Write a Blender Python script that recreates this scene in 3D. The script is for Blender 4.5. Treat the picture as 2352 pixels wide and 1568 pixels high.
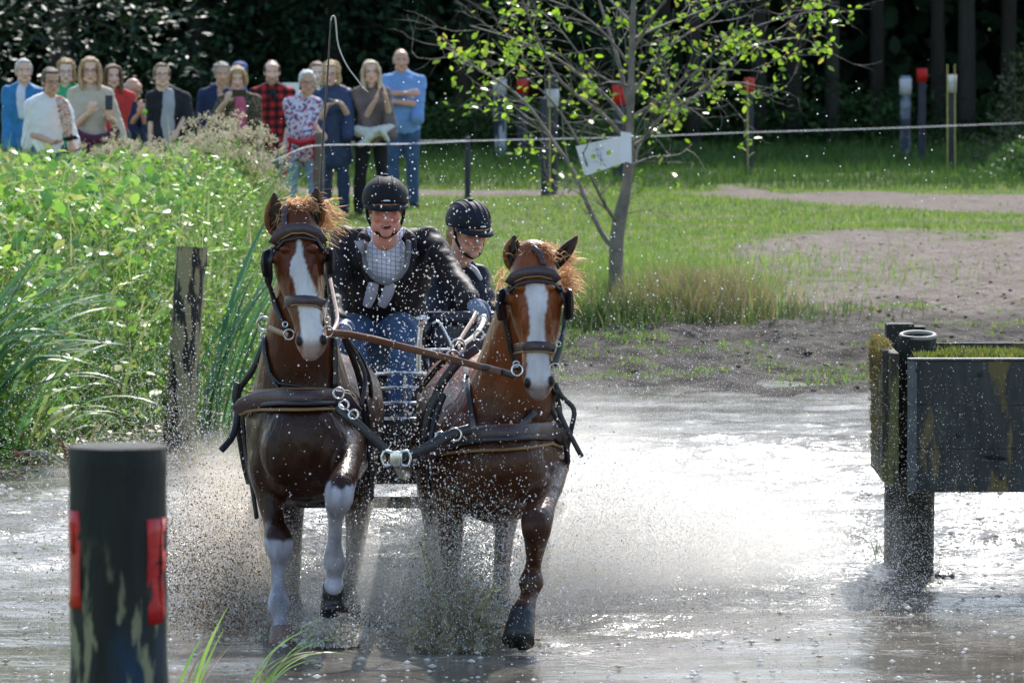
import bpy, bmesh, math, random
import numpy as np
from mathutils import Vector, Matrix, Quaternion, noise
from mathutils.bvhtree import BVHTree
from mathutils.kdtree import KDTree

for o in list(bpy.data.objects): bpy.data.objects.remove(o)
S = bpy.context.scene; COL = S.collection
rnd = random.Random(7); rng = np.random.default_rng(7)

# ------------------------------------------------------------------ camera, sky, sun, exposure
FPX = 14000.0; CAMH = 3.15; PITCH = math.atan(829/14000)
cam = bpy.data.objects.new('camera', bpy.data.cameras.new('camera')); COL.objects.link(cam)
cam.location = (0, 0, CAMH); cam.rotation_euler = (math.pi/2 - PITCH, 0, 0)
cam.data.sensor_width = 36; cam.data.lens = FPX/2352*36
cam.data.clip_start = 0.5; cam.data.clip_end = 3000
cam.data.dof.use_dof = True; cam.data.dof.focus_distance = 29.6; cam.data.dof.aperture_fstop = 9.5
S.camera = cam
SUN_EL, SUN_AZ = math.radians(44), math.radians(10)      # azimuth measured from +Y (ahead) towards +X (right)
w = bpy.data.worlds.new('World'); S.world = w; w.use_nodes = True
nt = w.node_tree; bg = nt.nodes['Background']
sky = nt.nodes.new('ShaderNodeTexSky'); sky.sky_type = 'NISHITA'; sky.sun_disc = False
sky.sun_elevation = SUN_EL; sky.sun_rotation = SUN_AZ; sky.air_density = 1.3; sky.dust_density = 1.2
nt.links.new(sky.outputs[0], bg.inputs[0]); bg.inputs[1].default_value = 0.15
sl = bpy.data.lights.new('sun', 'SUN'); sl.energy = 3.6; sl.angle = math.radians(0.6); sl.color = (1, .965, .91)
so = bpy.data.objects.new('sun', sl); COL.objects.link(so)
sd = Vector((math.sin(SUN_AZ)*math.cos(SUN_EL), math.cos(SUN_AZ)*math.cos(SUN_EL), math.sin(SUN_EL)))
so.rotation_euler = (-sd).to_track_quat('-Z', 'Y').to_euler(); so.location = sd*60
S.view_settings.view_transform = 'Standard'; S.view_settings.look = 'None'
S.view_settings.gamma = 1; S.view_settings.exposure = 0.80
S.render.engine = 'CYCLES'
S.cycles.max_bounces = 6; S.cycles.transparent_max_bounces = 12; S.cycles.volume_bounces = 3

# ------------------------------------------------------------------ helpers
CP, SP = math.cos(PITCH), math.sin(PITCH)
def W(x, y, Y):
    """point that lies Y metres ahead and is seen at pixel (x, y) of the 2352 x 1568 photograph"""
    u = x - 1176; v = 784 - y
    d = Vector((u, FPX*CP + v*SP, -FPX*SP + v*CP))
    return Vector((0, 0, CAMH)) + d*(Y/d.y)
def mpp(Y): return Y/FPX          # metres per pixel at distance Y

LOC = {}
def thing(name, label, cat, loc=(0, 0, 0), group=None):
    o = bpy.data.objects.new(name, None); COL.objects.link(o); o.empty_display_size = .2
    o.location = loc; LOC[o.name] = Vector(loc); o['label'] = label; o['category'] = cat
    if group: o['group'] = group
    return o
def link(name, me, m, parent=None):
    """a mesh given in world coordinates becomes one object, child of parent if there is one"""
    o = bpy.data.objects.new(name, me); COL.objects.link(o)
    if parent is not None:
        L = LOC[parent.name]; me.transform(Matrix.Translation(-L)); o.parent = parent; LOC[o.name] = L.copy()
    if m is not None:
        me.materials.clear(); me.materials.append(m)
    return o
def tag(o, label=None, cat=None, group=None, kind=None):
    if label: o['label'] = label
    if cat: o['category'] = cat
    if group: o['group'] = group
    if kind: o['kind'] = kind
    return o
def mesh_np(verts, faces, smooth=True, col=None):
    me = bpy.data.meshes.new('m')
    V = np.asarray(verts, dtype=np.float32)
    Fc = np.asarray(faces, dtype=np.int32); k = Fc.shape[1]
    me.vertices.add(len(V)); me.vertices.foreach_set('co', V.ravel())
    me.loops.add(Fc.size); me.loops.foreach_set('vertex_index', Fc.ravel())
    me.polygons.add(len(Fc)); me.polygons.foreach_set('loop_start', np.arange(0, Fc.size, k, dtype=np.int32))
    me.polygons.foreach_set('loop_total', np.full(len(Fc), k, dtype=np.int32))
    me.update(calc_edges=True); me.validate()
    if smooth: me.polygons.foreach_set('use_smooth', np.ones(len(me.polygons), bool))
    if col is not None: set_col(me, col)
    return me
def set_col(me, col):
    a = me.color_attributes.get('Col') or me.color_attributes.new('Col', 'FLOAT_COLOR', 'POINT')
    C = np.ones((len(me.vertices), 4), dtype=np.float32); C[:, :3] = col
    a.data.foreach_set('color', C.ravel())
def coords(me):
    A = np.empty(len(me.vertices)*3, dtype=np.float32); me.vertices.foreach_get('co', A); return A.reshape(-1, 3)

class B:
    """collects closed shapes in a bmesh"""
    def __init__(s): s.bm = bmesh.new()
    def ell(s, c, r, rot=None, seg=16):
        M = Matrix.Translation(Vector(c)) @ (rot.to_matrix().to_4x4() if rot is not None else Matrix.Identity(4)) @ Matrix.Diagonal((*(r if hasattr(r, '__len__') else (r, r, r)), 1))
        bmesh.ops.create_uvsphere(s.bm, u_segments=seg, v_segments=max(6, seg*3//4), radius=1, matrix=M); return s
    def box(s, c, size, rot=None, bev=0):
        M = Matrix.Translation(Vector(c)) @ (rot.to_matrix().to_4x4() if rot is not None else Matrix.Identity(4)) @ Matrix.Diagonal((*size, 1))
        r = bmesh.ops.create_cube(s.bm, size=1, matrix=M)
        if bev: bmesh.ops.bevel(s.bm, geom=list({e for v in r['verts'] for e in v.link_edges}), offset=bev, segments=2, affect='EDGES', profile=.6)
        return s
    def tube(s, pts, rad, seg=12, ref=None, sub=3, cap=True, flatcap=False):
        """tube through pts; rad per point: number or (side, other)"""
        P = [Vector(p) for p in pts]; R = [(r, r) if not hasattr(r, '__len__') else r for r in (rad if hasattr(rad, '__len__') else [rad]*len(P))]
        if sub > 1 and len(P) > 1:
            Q, T = [], []
            for i in range(len(P)-1):
                p0, p1, p2, p3 = P[max(i-1, 0)], P[i], P[i+1], P[min(i+2, len(P)-1)]
                r0, r1, r2, r3 = R[max(i-1, 0)], R[i], R[i+1], R[min(i+2, len(P)-1)]
                for k in range(sub):
                    t = k/sub; a = -.5*t+t*t-.5*t**3; b = 1-2.5*t*t+1.5*t**3; c = .5*t+2*t*t-1.5*t**3; d = -.5*t*t+.5*t**3
                    Q.append(p0*a+p1*b+p2*c+p3*d); T.append(tuple(max(1e-4, r0[j]*a+r1[j]*b+r2[j]*c+r3[j]*d) for j in (0, 1)))
            Q.append(P[-1]); T.append(R[-1]); P, R = Q, T
        n = len(P); tang = []
        for i in range(n):
            t = (P[min(i+1, n-1)] - P[max(i-1, 0)]); tang.append(t.normalized() if t.length > 1e-9 else Vector((0, 0, 1)))
        rf = Vector(ref) if ref is not None else (Vector((0, 1, 0)) if abs(tang[0].y) < .9 else Vector((1, 0, 0)))
        rings = []
        def ring(c, t, r, k=1):
            sd_ = rf.cross(t)
            if sd_.length < 1e-4: sd_ = Vector((1, 0, 0)).cross(t)
            sd_.normalize(); up = t.cross(sd_).normalized()
            rings.append([s.bm.verts.new(c + sd_*math.cos(a)*r[0]*k + up*math.sin(a)*r[1]*k) for a in [2*math.pi*j/seg for j in range(seg)]])
        if cap and not flatcap:
            for th in (80, 50, 25):
                a = math.radians(th); ring(P[0]-tang[0]*math.sin(a)*min(R[0]), tang[0], R[0], math.cos(a))
        for i in range(n): ring(P[i], tang[i], R[i])
        if cap and not flatcap:
            for th in (25, 50, 80):
                a = math.radians(th); ring(P[-1]+tang[-1]*math.sin(a)*min(R[-1]), tang[-1], R[-1], math.cos(a))
        for A, Bq in zip(rings[:-1], rings[1:]):
            for j in range(seg): s.bm.faces.new((A[j], A[(j+1) % seg], Bq[(j+1) % seg], Bq[j]))
        s.bm.faces.new(list(reversed(rings[0]))); s.bm.faces.new(rings[-1]); return s
    def ring(s, c, n, R, r, seg=20, s2=8, sc=(1, 1)):
        n = Vector(n).normalized(); a = n.orthogonal().normalized(); b = n.cross(a); vs = []
        if abs(n.z) < .9: b = Vector((0, 0, 1)) - n*n.z; b.normalize(); a = b.cross(n)
        for i in range(seg):
            t = 2*math.pi*i/seg; d = a*math.cos(t)*sc[0]+b*math.sin(t)*sc[1]
            vs.append([s.bm.verts.new(Vector(c)+d*(R+r*math.cos(u))+n*r*math.sin(u)) for u in [2*math.pi*k/s2 for k in range(s2)]])
        for i in range(seg):
            for k in range(s2): s.bm.faces.new((vs[i][k], vs[(i+1) % seg][k], vs[(i+1) % seg][(k+1) % s2], vs[i][(k+1) % s2]))
        return s
    def poly(s, pts, thick):
        """flat polygon given in world points, thickened along thick (vector)"""
        t = Vector(thick); a = [s.bm.verts.new(Vector(p)-t/2) for p in pts]; b = [s.bm.verts.new(Vector(p)+t/2) for p in pts]; n = len(pts)
        s.bm.faces.new(a); s.bm.faces.new(list(reversed(b)))
        for i in range(n): s.bm.faces.new((a[i], b[i], b[(i+1) % n], a[(i+1) % n]))
        return s
    def mesh(s, smooth=True):
        bmesh.ops.recalc_face_normals(s.bm, faces=s.bm.faces)
        me = bpy.data.meshes.new('m'); s.bm.to_mesh(me); s.bm.free()
        if smooth: me.polygons.foreach_set('use_smooth', np.ones(len(me.polygons), bool))
        return me
    def remesh(s, voxel, smooth=2, disp=None):
        bmesh.ops.triangulate(s.bm, faces=s.bm.faces)
        me = s.mesh(); o = bpy.data.objects.new('tmp', me); COL.objects.link(o)
        m = o.modifiers.new('r', 'REMESH'); m.mode = 'VOXEL'; m.voxel_size = voxel; m.use_smooth_shade = True
        if smooth:
            k = o.modifiers.new('s', 'SMOOTH'); k.iterations = smooth; k.factor = .5
        for (size, st) in (disp or []):
            t = bpy.data.textures.new('t', 'CLOUDS'); t.noise_scale = size; t.noise_depth = 1
            k = o.modifiers.new('d', 'DISPLACE'); k.texture = t; k.strength = st; k.mid_level = .5; k.texture_coords = 'LOCAL'
        dg = bpy.context.evaluated_depsgraph_get()
        out = bpy.data.meshes.new_from_object(o.evaluated_get(dg)); bpy.data.objects.remove(o)
        out.polygons.foreach_set('use_smooth', np.ones(len(out.polygons), bool)); return out

# ------------------------------------------------------------------ materials
def mat(name, col=(.5, .5, .5), rough=.6, metal=0, vary=.25, scale=8, bump=0, bscale=30, spec=.5, attr=False, trans=0, coat=0, sheen=0, stretch=(1, 1, 1), col2=None):
    m = bpy.data.materials.new(name); m.use_nodes = True; n = m.node_tree.nodes; L = m.node_tree.links
    p = n['Principled BSDF']; p.inputs['Roughness'].default_value = rough; p.inputs['Metallic'].default_value = metal
    p.inputs['Specular IOR Level'].default_value = spec; p.inputs['Coat Weight'].default_value = coat; p.inputs['Coat Roughness'].default_value = .15
    p.inputs['Sheen Weight'].default_value = sheen
    tc = n.new('ShaderNodeTexCoord'); mp = n.new('ShaderNodeMapping'); mp.inputs['Scale'].default_value = stretch; L.new(tc.outputs['Object'], mp.inputs[0])
    nz = n.new('ShaderNodeTexNoise'); nz.inputs['Scale'].default_value = scale; nz.inputs['Detail'].default_value = 5; nz.inputs['Roughness'].default_value = .6; L.new(mp.outputs[0], nz.inputs[0])
    mx = n.new('ShaderNodeMix'); mx.data_type = 'RGBA'; mx.blend_type = 'MULTIPLY' if col2 is None else 'MIX'
    rp = n.new('ShaderNodeValToRGB'); L.new(nz.outputs['Fac'], rp.inputs[0])
    if attr:
        at = n.new('ShaderNodeAttribute'); at.attribute_name = 'Col'; src = at.outputs['Color']
    else:
        rg = n.new('ShaderNodeRGB'); rg.outputs[0].default_value = (*col, 1); src = rg.outputs[0]
    if col2 is None:
        rp.color_ramp.elements[0].position = .3; rp.color_ramp.elements[1].position = .7
        rp.color_ramp.elements[0].color = (1-vary,)*3+(1,); rp.color_ramp.elements[1].color = (1+vary*.6,)*3+(1,)
        mx.inputs['Factor'].default_value = 1; L.new(src, mx.inputs['A']); L.new(rp.outputs[0], mx.inputs['B'])
    else:
        rp.color_ramp.elements[0].position = .45; rp.color_ramp.elements[1].position = .58
        L.new(rp.outputs[0], mx.inputs['Factor']); L.new(src, mx.inputs['A']); mx.inputs['B'].default_value = (*col2, 1)
    out = mx.outputs['Result']; L.new(out, p.inputs['Base Color'])
    if bump:
        b = n.new('ShaderNodeBump'); b.inputs['Strength'].default_value = bump; b.inputs['Distance'].default_value = .02
        n2 = n.new('ShaderNodeTexNoise'); n2.inputs['Scale'].default_value = bscale; n2.inputs['Detail'].default_value = 4; L.new(mp.outputs[0], n2.inputs[0])
        L.new(n2.outputs['Fac'], b.inputs['Height']); L.new(b.outputs[0], p.inputs['Normal'])
    if trans:
        tr = n.new('ShaderNodeBsdfTranslucent'); L.new(out, tr.inputs[0]); ms = n.new('ShaderNodeMixShader'); ms.inputs[0].default_value = trans
        L.new(p.outputs[0], ms.inputs[1]); L.new(tr.outputs[0], ms.inputs[2]); L.new(ms.outputs[0], n['Material Output'].inputs[0])
    return m
def smoothstep(a, b, x):
    t = np.clip((x-a)/(b-a), 0, 1); return t*t*(3-2*t)
# ------------------------------------------------------------------ terrain
SHX = [-60, -8, -3.3, -2.4, -1.8, .4, 60]; SHY = [36, 37.5, 39.5, 42.8, 45, 46.4, 46.4]
def zprof(X, Y):
    d = Y - np.interp(X, SHX, SHY)
    right = np.interp(d, [-4, -1, 0, 1.2, 2, 8, 26, 50, 300], [-.3, -.12, -.01, .03, .08, .3, .5, .55, .6])
    left = np.interp(d, [-4, -.5, 0, 1, 4, 26, 50, 300], [-.3, -.1, -.01, .22, .5, .52, .55, .6])
    k = smoothstep(-1.2, -2.4, X)
    z = right*(1-k)+left*k
    near = np.interp(Y, [-60, 0, 14, 22, 26, 28], [1.6, 1.5, .9, .25, 0, -.3])
    return np.where(Y < 34, near, z)
def fnoise(X, Y, s, seed=0):
    """cheap smooth value noise on arrays"""
    x = X/s + seed*17.3; y = Y/s + seed*9.7; xi = np.floor(x); yi = np.floor(y); fx = x-xi; fy = y-yi
    fx = fx*fx*(3-2*fx); fy = fy*fy*(3-2*fy)
    def h(a, b): v = np.sin(a*127.1+b*311.7+seed*7.7)*43758.5453; return v-np.floor(v)
    return (h(xi, yi)*(1-fx)+h(xi+1, yi)*fx)*(1-fy)+(h(xi, yi+1)*(1-fx)+h(xi+1, yi+1)*fx)*fy
def fbm(X, Y, s, seed=0, o=3): return sum(fnoise(X, Y, s/2**i, seed+i)*.5**i for i in range(o))/sum(.5**i for i in range(o))
def ground(X, Y):
    X = np.asarray(X, float); Y = np.asarray(Y, float); z = zprof(X, Y); d = Y - np.interp(X, SHX, SHY)
    mud = smoothstep(-1, 1, d)*smoothstep(16, 6, d)*smoothstep(-2.2, -1, X)
    z = z + (fbm(X, Y, 1.2, 1)-.5)*.10*smoothstep(0, 6, np.abs(d)) + (fbm(X, Y, .35, 4)-.5)*.15*mud + (fbm(X, Y, .45, 14)-.5)*.07*smoothstep(6, 9, d)*smoothstep(1.2, 2, X)*smoothstep(20, 16, d)
    return z
def gz(x, y): return float(ground(np.array([x]), np.array([y]))[0])
def bare(X, Y):
    """1 where sand / mud is bare, 0 where grass grows; in metres on the ground"""
    wob = (fbm(X, Y, 2.2, 11)-.5)
    d = Y - np.interp(X, SHX, SHY)
    mud = smoothstep(8.6, 5.2, d+wob*3.0-.5*smoothstep(1, 4, X)*4)                      # wet margin
    sand = smoothstep(-.6, .5, (X-1.8-.05*(Y-55)) + wob*1.3)*smoothstep(66.0, 62.5, Y+wob*5)    # sand patch on the right
    path1 = smoothstep(1.1, .75, np.abs(Y-(75.4 - 1.1*(X-3)) + wob*3.0)/(1.3+.45*np.clip(X-2, 0, 5)))*smoothstep(1.6, 2.8, X+wob*2)
    path2 = smoothstep(1.3, .5, np.abs(Y-76.0+wob*2.0))*smoothstep(1.6, .2, X)*smoothstep(-6, -3.2, X)
    r = np.clip(np.maximum.reduce([mud, sand, path1, path2]), 0, 1)
    return r*smoothstep(-2.1, -1.2, X + wob) if False else np.where(X < -1.6, np.maximum(path2, 0)*1.0, r)
xs = np.concatenate([np.array([-900, -300, -120, -60, -35, -20, -14]), np.linspace(-11, 11, 260), np.array([14, 20, 35, 60, 120, 300, 900])])
ys = np.concatenate([np.array([-400, -60, -20, 0, 6, 12]), np.linspace(15, 40, 60), np.linspace(40.2, 60, 300), np.linspace(60.3, 100, 160), np.array([103, 110, 125, 150, 200, 400, 1500])])
GX, GY = np.meshgrid(xs, ys); GZ = ground(GX, GY)
nx, ny = len(xs), len(ys)
idx = np.arange(nx*ny).reshape(ny, nx)
fc = np.stack([idx[:-1, :-1], idx[:-1, 1:], idx[1:, 1:], idx[1:, :-1]], -1).reshape(-1, 4)
me = mesh_np(np.stack([GX, GY, GZ], -1).reshape(-1, 3), fc)
br = bare(GX, GY).reshape(-1); d_ = (GY-np.interp(GX, SHX, SHY)).reshape(-1)
wet = smoothstep(9, 4.5, d_)
set_col(me, np.stack([br, wet, np.zeros_like(br)], -1))
gm = bpy.data.materials.new('ground'); gm.use_nodes = True; n = gm.node_tree.nodes; L = gm.node_tree.links; p = n['Principled BSDF']
at = n.new('ShaderNodeAttribute'); at.attribute_name = 'Col'; sep = n.new('ShaderNodeSeparateColor'); L.new(at.outputs['Color'], sep.inputs[0])
tc = n.new('ShaderNodeTexCoord')
def NZ(scale, detail=5, rough=.6, vec=None):
    z = n.new('ShaderNodeTexNoise'); z.inputs['Scale'].default_value = scale; z.inputs['Detail'].default_value = detail; z.inputs['Roughness'].default_value = rough
    L.new(vec or tc.outputs['Object'], z.inputs[0]); return z.outputs['Fac']
def RAMP(f, stops):
    r = n.new('ShaderNodeValToRGB'); L.new(f, r.inputs[0]); e = r.color_ramp.elements
    while len(e) < len(stops): e.new(.5)
    for i, (q, c) in enumerate(stops): e[i].position = q; e[i].color = (*c, 1)
    return r.outputs[0]
def MIX(f, a, b, typ='MIX'):
    x = n.new('ShaderNodeMix'); x.data_type = 'RGBA'; x.blend_type = typ
    for s_, v in (('Factor', f), ('A', a), ('B', b)):
        if isinstance(v, (int, float)): x.inputs[s_].default_value = v
        elif isinstance(v, tuple): x.inputs[s_].default_value = (*v, 1)
        else: L.new(v, x.inputs[s_])
    return x.outputs['Result']
def MATH(op, a, b=0.0):
    x = n.new('ShaderNodeMath'); x.operation = op; x.use_clamp = op in ('ADD',)
    for i, v in enumerate((a, b)):
        if isinstance(v, (int, float)): x.inputs[i].default_value = v
        else: L.new(v, x.inputs[i])
    return x.outputs[0]
grass = RAMP(NZ(1.4), [(.3, (.055, .10, .02)), (.5, (.11, .16, .03)), (.68, (.20, .18, .08))])
sand = RAMP(NZ(8, 8, .78), [(.30, (.07, .046, .035)), (.44, (.185, .146, .122)), (.7, (.30, .25, .22))])
mud = RAMP(NZ(9, 8, .8), [(.34, (.018, .015, .012)), (.5, (.048, .040, .033)), (.68, (.10, .088, .076))])
soil = MIX(sep.outputs[1], sand, mud)
edge = MATH('ADD', sep.outputs[0], MATH('MULTIPLY', MATH('SUBTRACT', NZ(3.5, 5, .7), .5), 1.2))
edge = RAMP(edge, [(.38, (0, 0, 0)), (.58, (1, 1, 1))])
L.new(MIX(edge, grass, soil), p.inputs['Base Color'])
L.new(RAMP(NZ(3), [(.4, (.75,)*3), (.7, (1.,)*3)]), p.inputs['Roughness']); p.inputs['Specular IOR Level'].default_value = .18
bp = n.new('ShaderNodeBump'); bp.inputs['Strength'].default_value = .9; bp.inputs['Distance'].default_value = .16
L.new(NZ(7, 6, .7), bp.inputs['Height']); L.new(bp.outputs[0], p.inputs['Normal'])
g = link('ground', me, gm); tag(g, 'grassy ground with a sandy patch, bare path and muddy water edge', kind='structure')

# ------------------------------------------------------------------ water
def strip(x0, x1, nx_, y0, y1, ny_): return np.meshgrid(np.linspace(x0, x1, nx_), np.linspace(y0, y1, ny_))
xs = np.concatenate([np.array([-60, -30, -15, -10, -7]), np.linspace(-5.2, 5.2, 300), np.array([7, 10, 15, 30, 60])])
ys = np.concatenate([np.array([22, 24, 25.5]), np.linspace(26.2, 47.6, 560), np.array([49, 55])])
WX, WY = np.meshgrid(xs, ys)
def chop(X, Y):
    """how disturbed the water is"""
    a = .72*np.exp(-(((X-1.3)/2.6)**2+((Y-33.5)/4.2)**2)) + .8*np.exp(-(((X+1.4)/2.2)**2+((Y-34)/3.6)**2)) + .5*np.exp(-(((X-2.2)/2.4)**2+((Y-39)/4)**2)) + .35*np.exp(-(((X-.1)/1.1)**2+((Y-29)/1.2)**2))
    return np.clip(a + .30*smoothstep(33, 37, Y)*smoothstep(-1, .6, X) + .30*smoothstep(32, 36, Y)*smoothstep(43, 39, Y), .05, 1)
CH = chop(WX, WY)
WZ = CH*((fbm(WX*.55, WY, .55, 21)-.5)*.13 + (fbm(WX*.7, WY, .17, 31, 2)-.5)*.05) + (fbm(WX*.6, WY, .5, 41)-.5)*.018
WZ += .03*CH*np.sin(WY*5.2+WX*1.1+3*fnoise(WX, WY, 1.5, 5))
nx, ny = len(xs), len(ys); idx = np.arange(nx*ny).reshape(ny, nx)
fc = np.stack([idx[:-1, :-1], idx[:-1, 1:], idx[1:, 1:], idx[1:, :-1]], -1).reshape(-1, 4)
me = mesh_np(np.stack([WX, WY, WZ], -1).reshape(-1, 3), fc)
foam = np.clip(smoothstep(.30, .85, fbm(WX, WY, .28, 51, 4))*CH*.9, 0, 1)
set_col(me, np.stack([CH.reshape(-1), foam.reshape(-1), foam.reshape(-1)*0], -1))
wm = bpy.data.materials.new('water'); wm.use_nodes = True; n = wm.node_tree.nodes; L = wm.node_tree.links; p = n['Principled BSDF']
tc = n.new('ShaderNodeTexCoord'); mp = n.new('ShaderNodeMapping'); mp.inputs['Scale'].default_value = (.6, 1, 1); L.new(tc.outputs['Object'], mp.inputs[0])
at = n.new('ShaderNodeAttribute'); at.attribute_name = 'Col'; sep = n.new('ShaderNodeSeparateColor'); L.new(at.outputs['Color'], sep.inputs[0])
muddy = RAMP(NZ(1.1, 4, .6), [(.35, (.065, .056, .042)), (.65, (.15, .13, .105))])
fo = MATH('MULTIPLY', MATH('ADD', sep.outputs[1], 0.0), RAMP(NZ(22, 5, .8, mp.outputs[0]), [(.42, (0, 0, 0)), (.6, (1, 1, 1))]))
L.new(MIX(fo, muddy, (.72, .70, .66)), p.inputs['Base Color'])
L.new(MIX(fo, (.11,)*3, (.7,)*3), p.inputs['Roughness'])
p.inputs['IOR'].default_value = 1.33; p.inputs['Specular IOR Level'].default_value = .5
bp = n.new('ShaderNodeBump'); bp.inputs['Distance'].default_value = .05
hh = MATH('ADD', MATH('MULTIPLY', NZ(9, 3, .6, mp.outputs[0]), .6), MATH('MULTIPLY', NZ(30, 3, .6, mp.outputs[0]), .35))
L.new(hh, bp.inputs['Height']); L.new(MATH('ADD', MATH('MULTIPLY', sep.outputs[0], .62), .08), bp.inputs['Strength']); L.new(bp.outputs[0], p.inputs['Normal'])
wt = link('water', me, wm); tag(wt, 'churned muddy brown water of the crossing', kind='structure')

# ------------------------------------------------------------------ vegetation builders
def blades(base, az, ln, wd, lean, bend, seg=3, tip=.05, wprof=None):
    """curved blades: base (n,3), azimuth they lean to, length, width, start lean and extra bend (radians from vertical)"""
    N = len(base); n_ = seg+1
    t = np.linspace(0, 1, n_)[None, :]
    ang = lean[:, None] + bend[:, None]*t
    st = ln[:, None]/seg
    dx = np.sin(ang)*st; dz = np.cos(ang)*st
    h = np.concatenate([np.zeros((N, 1)), np.cumsum(dx[:, :-1], 1)], 1); z = np.concatenate([np.zeros((N, 1)), np.cumsum(dz[:, :-1], 1)], 1)
    cx = base[:, 0:1]+np.cos(az)[:, None]*h; cy = base[:, 1:2]+np.sin(az)[:, None]*h; cz = base[:, 2:3]+z
    wpf = (1-t**1.5*(1-tip)) if wprof is None else wprof(t)
    tw = az + math.pi/2 + rng.uniform(-.9, .9, N)
    wx = np.cos(tw)[:, None]*wd[:, None]*wpf/2; wy = np.sin(tw)[:, None]*wd[:, None]*wpf/2
    V = np.empty((N, n_, 2, 3)); V[:, :, 0] = np.stack([cx-wx, cy-wy, cz], -1); V[:, :, 1] = np.stack([cx+wx, cy+wy, cz+.15*wd[:, None]], -1)
    b = (np.arange(N)*n_*2)[:, None]; k = np.arange(seg)[None, :]*2
    Fq = np.stack([b+k, b+k+1, b+k+3, b+k+2], -1).reshape(-1, 4)
    return V.reshape(-1, 3), Fq, n_*2
def leaves(c, size, asp=.6, updir=None, flat=.6):
    """leaf-shaped quads folded slightly, random orientation"""
    N = len(c); nrm = rng.normal(size=(N, 3)); nrm[:, 2] = np.abs(nrm[:, 2])+flat; nrm /= np.linalg.norm(nrm, axis=1)[:, None]
    a = np.cross(nrm, rng.normal(size=(N, 3))); a /= np.linalg.norm(a, axis=1)[:, None]; b = np.cross(nrm, a)
    s = size[:, None]
    V = np.stack([c, c+a*s*.28+b*s*asp*.38-nrm*s*.03, c+a*s*.68+b*s*asp*.36, c+a*s*1.0-nrm*s*.12, c+a*s*.68-b*s*asp*.36, c+a*s*.28-b*s*asp*.38-nrm*s*.03], 1)
    k = np.arange(N)[:, None]*6
    Fq = np.concatenate([np.concatenate([k, k+1, k+2, k+3], 1), np.concatenate([k, k+3, k+4, k+5], 1)], 0)
    return V.reshape(-1, 3), Fq, 6
def colvar(N, k, cols, jit=.25, w=None):
    cols = np.array(cols); i = rng.choice(len(cols), N, p=w)
    c = cols[i]*rng.uniform(1-jit, 1+jit, (N, 1)); return np.repeat(c, k, 0)
def join(parts):
    Vs, Fs, Cs = [], [], []; o = 0
    for V, Fq, C in parts: Vs.append(V); Fs.append(Fq+o); Cs.append(C); o += len(V)
    return mesh_np(np.concatenate(Vs), np.concatenate(Fs), True, np.concatenate(Cs))
M_leaf = mat('leaf', attr=True, rough=.38, trans=.42, spec=.5, vary=.15)
M_blade = mat('blade', attr=True, rough=.42, trans=.35, spec=.5, vary=.15)
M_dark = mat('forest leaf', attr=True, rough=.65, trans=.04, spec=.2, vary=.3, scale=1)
M_bark = mat('bark', (.10, .085, .065), rough=.85, bump=.6, bscale=40, stretch=(1, 1, .3), vary=.5)
M_darkbark = mat('forest bark', (.030, .027, .022), rough=.9, bump=.5, bscale=20, stretch=(1, 1, .2), vary=.5)

# meadow grass
def meadow(N, xr, yr, hf, cols, w, keep):
    X = rng.uniform(*xr, N); Y = rng.uniform(*yr, N); m = keep(X, Y); X = X[m]; Y = Y[m]; k = len(X)
    base = np.stack([X, Y, ground(X, Y)-.01], -1); h = hf(X, Y)*rng.uniform(.5, 1.3, k)
    V, Fq, q = blades(base, rng.uniform(0, 6.28, k), h, rng.uniform(.006, .014, k)*1.3, rng.uniform(0, .5, k), rng.uniform(0, .9, k), 2)
    return V, Fq, colvar(k, q, cols, .3, w)
gcols = [(.21, .35, .05), (.30, .41, .07), (.11, .22, .035), (.46, .44, .17)]
def keepg(X, Y):
    b = bare(X, Y) + (fbm(X, Y, .8, 61)-.5)*.55
    return (rng.uniform(0, 1, len(X)) > smoothstep(.2, .5, b)*.985) & (X*1.0 < Y*.1+1) & (X > -Y*.1-1)
A = meadow(150000, (-9, 9), (53, 78), lambda X, Y: .03+.055*fbm(X, Y, 2.5, 71), gcols, [.4, .35, .15, .1], lambda X, Y: keepg(X, Y) & (1176+X/Y*FPX > 560))
A2 = meadow(60000, (-10, 11), (77, 98), lambda X, Y: .10+.12*fbm(X, Y, 2.5, 71), [(.07, .15, .02), (.10, .18, .03), (.04, .09, .015)], [.4, .3, .3], keepg)
A3 = meadow(16000, (-1.2, 4.6), (47.2, 54), lambda X, Y: .03+.05*fbm(X, Y, 1, 71), gcols, [.5, .3, .1, .1], lambda X, Y: (fbm(X, Y, .9, 81) > .60))
g = link('meadow_grass', join([A, A2, A3]), M_blade); tag(g, 'short green meadow grass of the bank', 'grass', kind='stuff')
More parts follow.
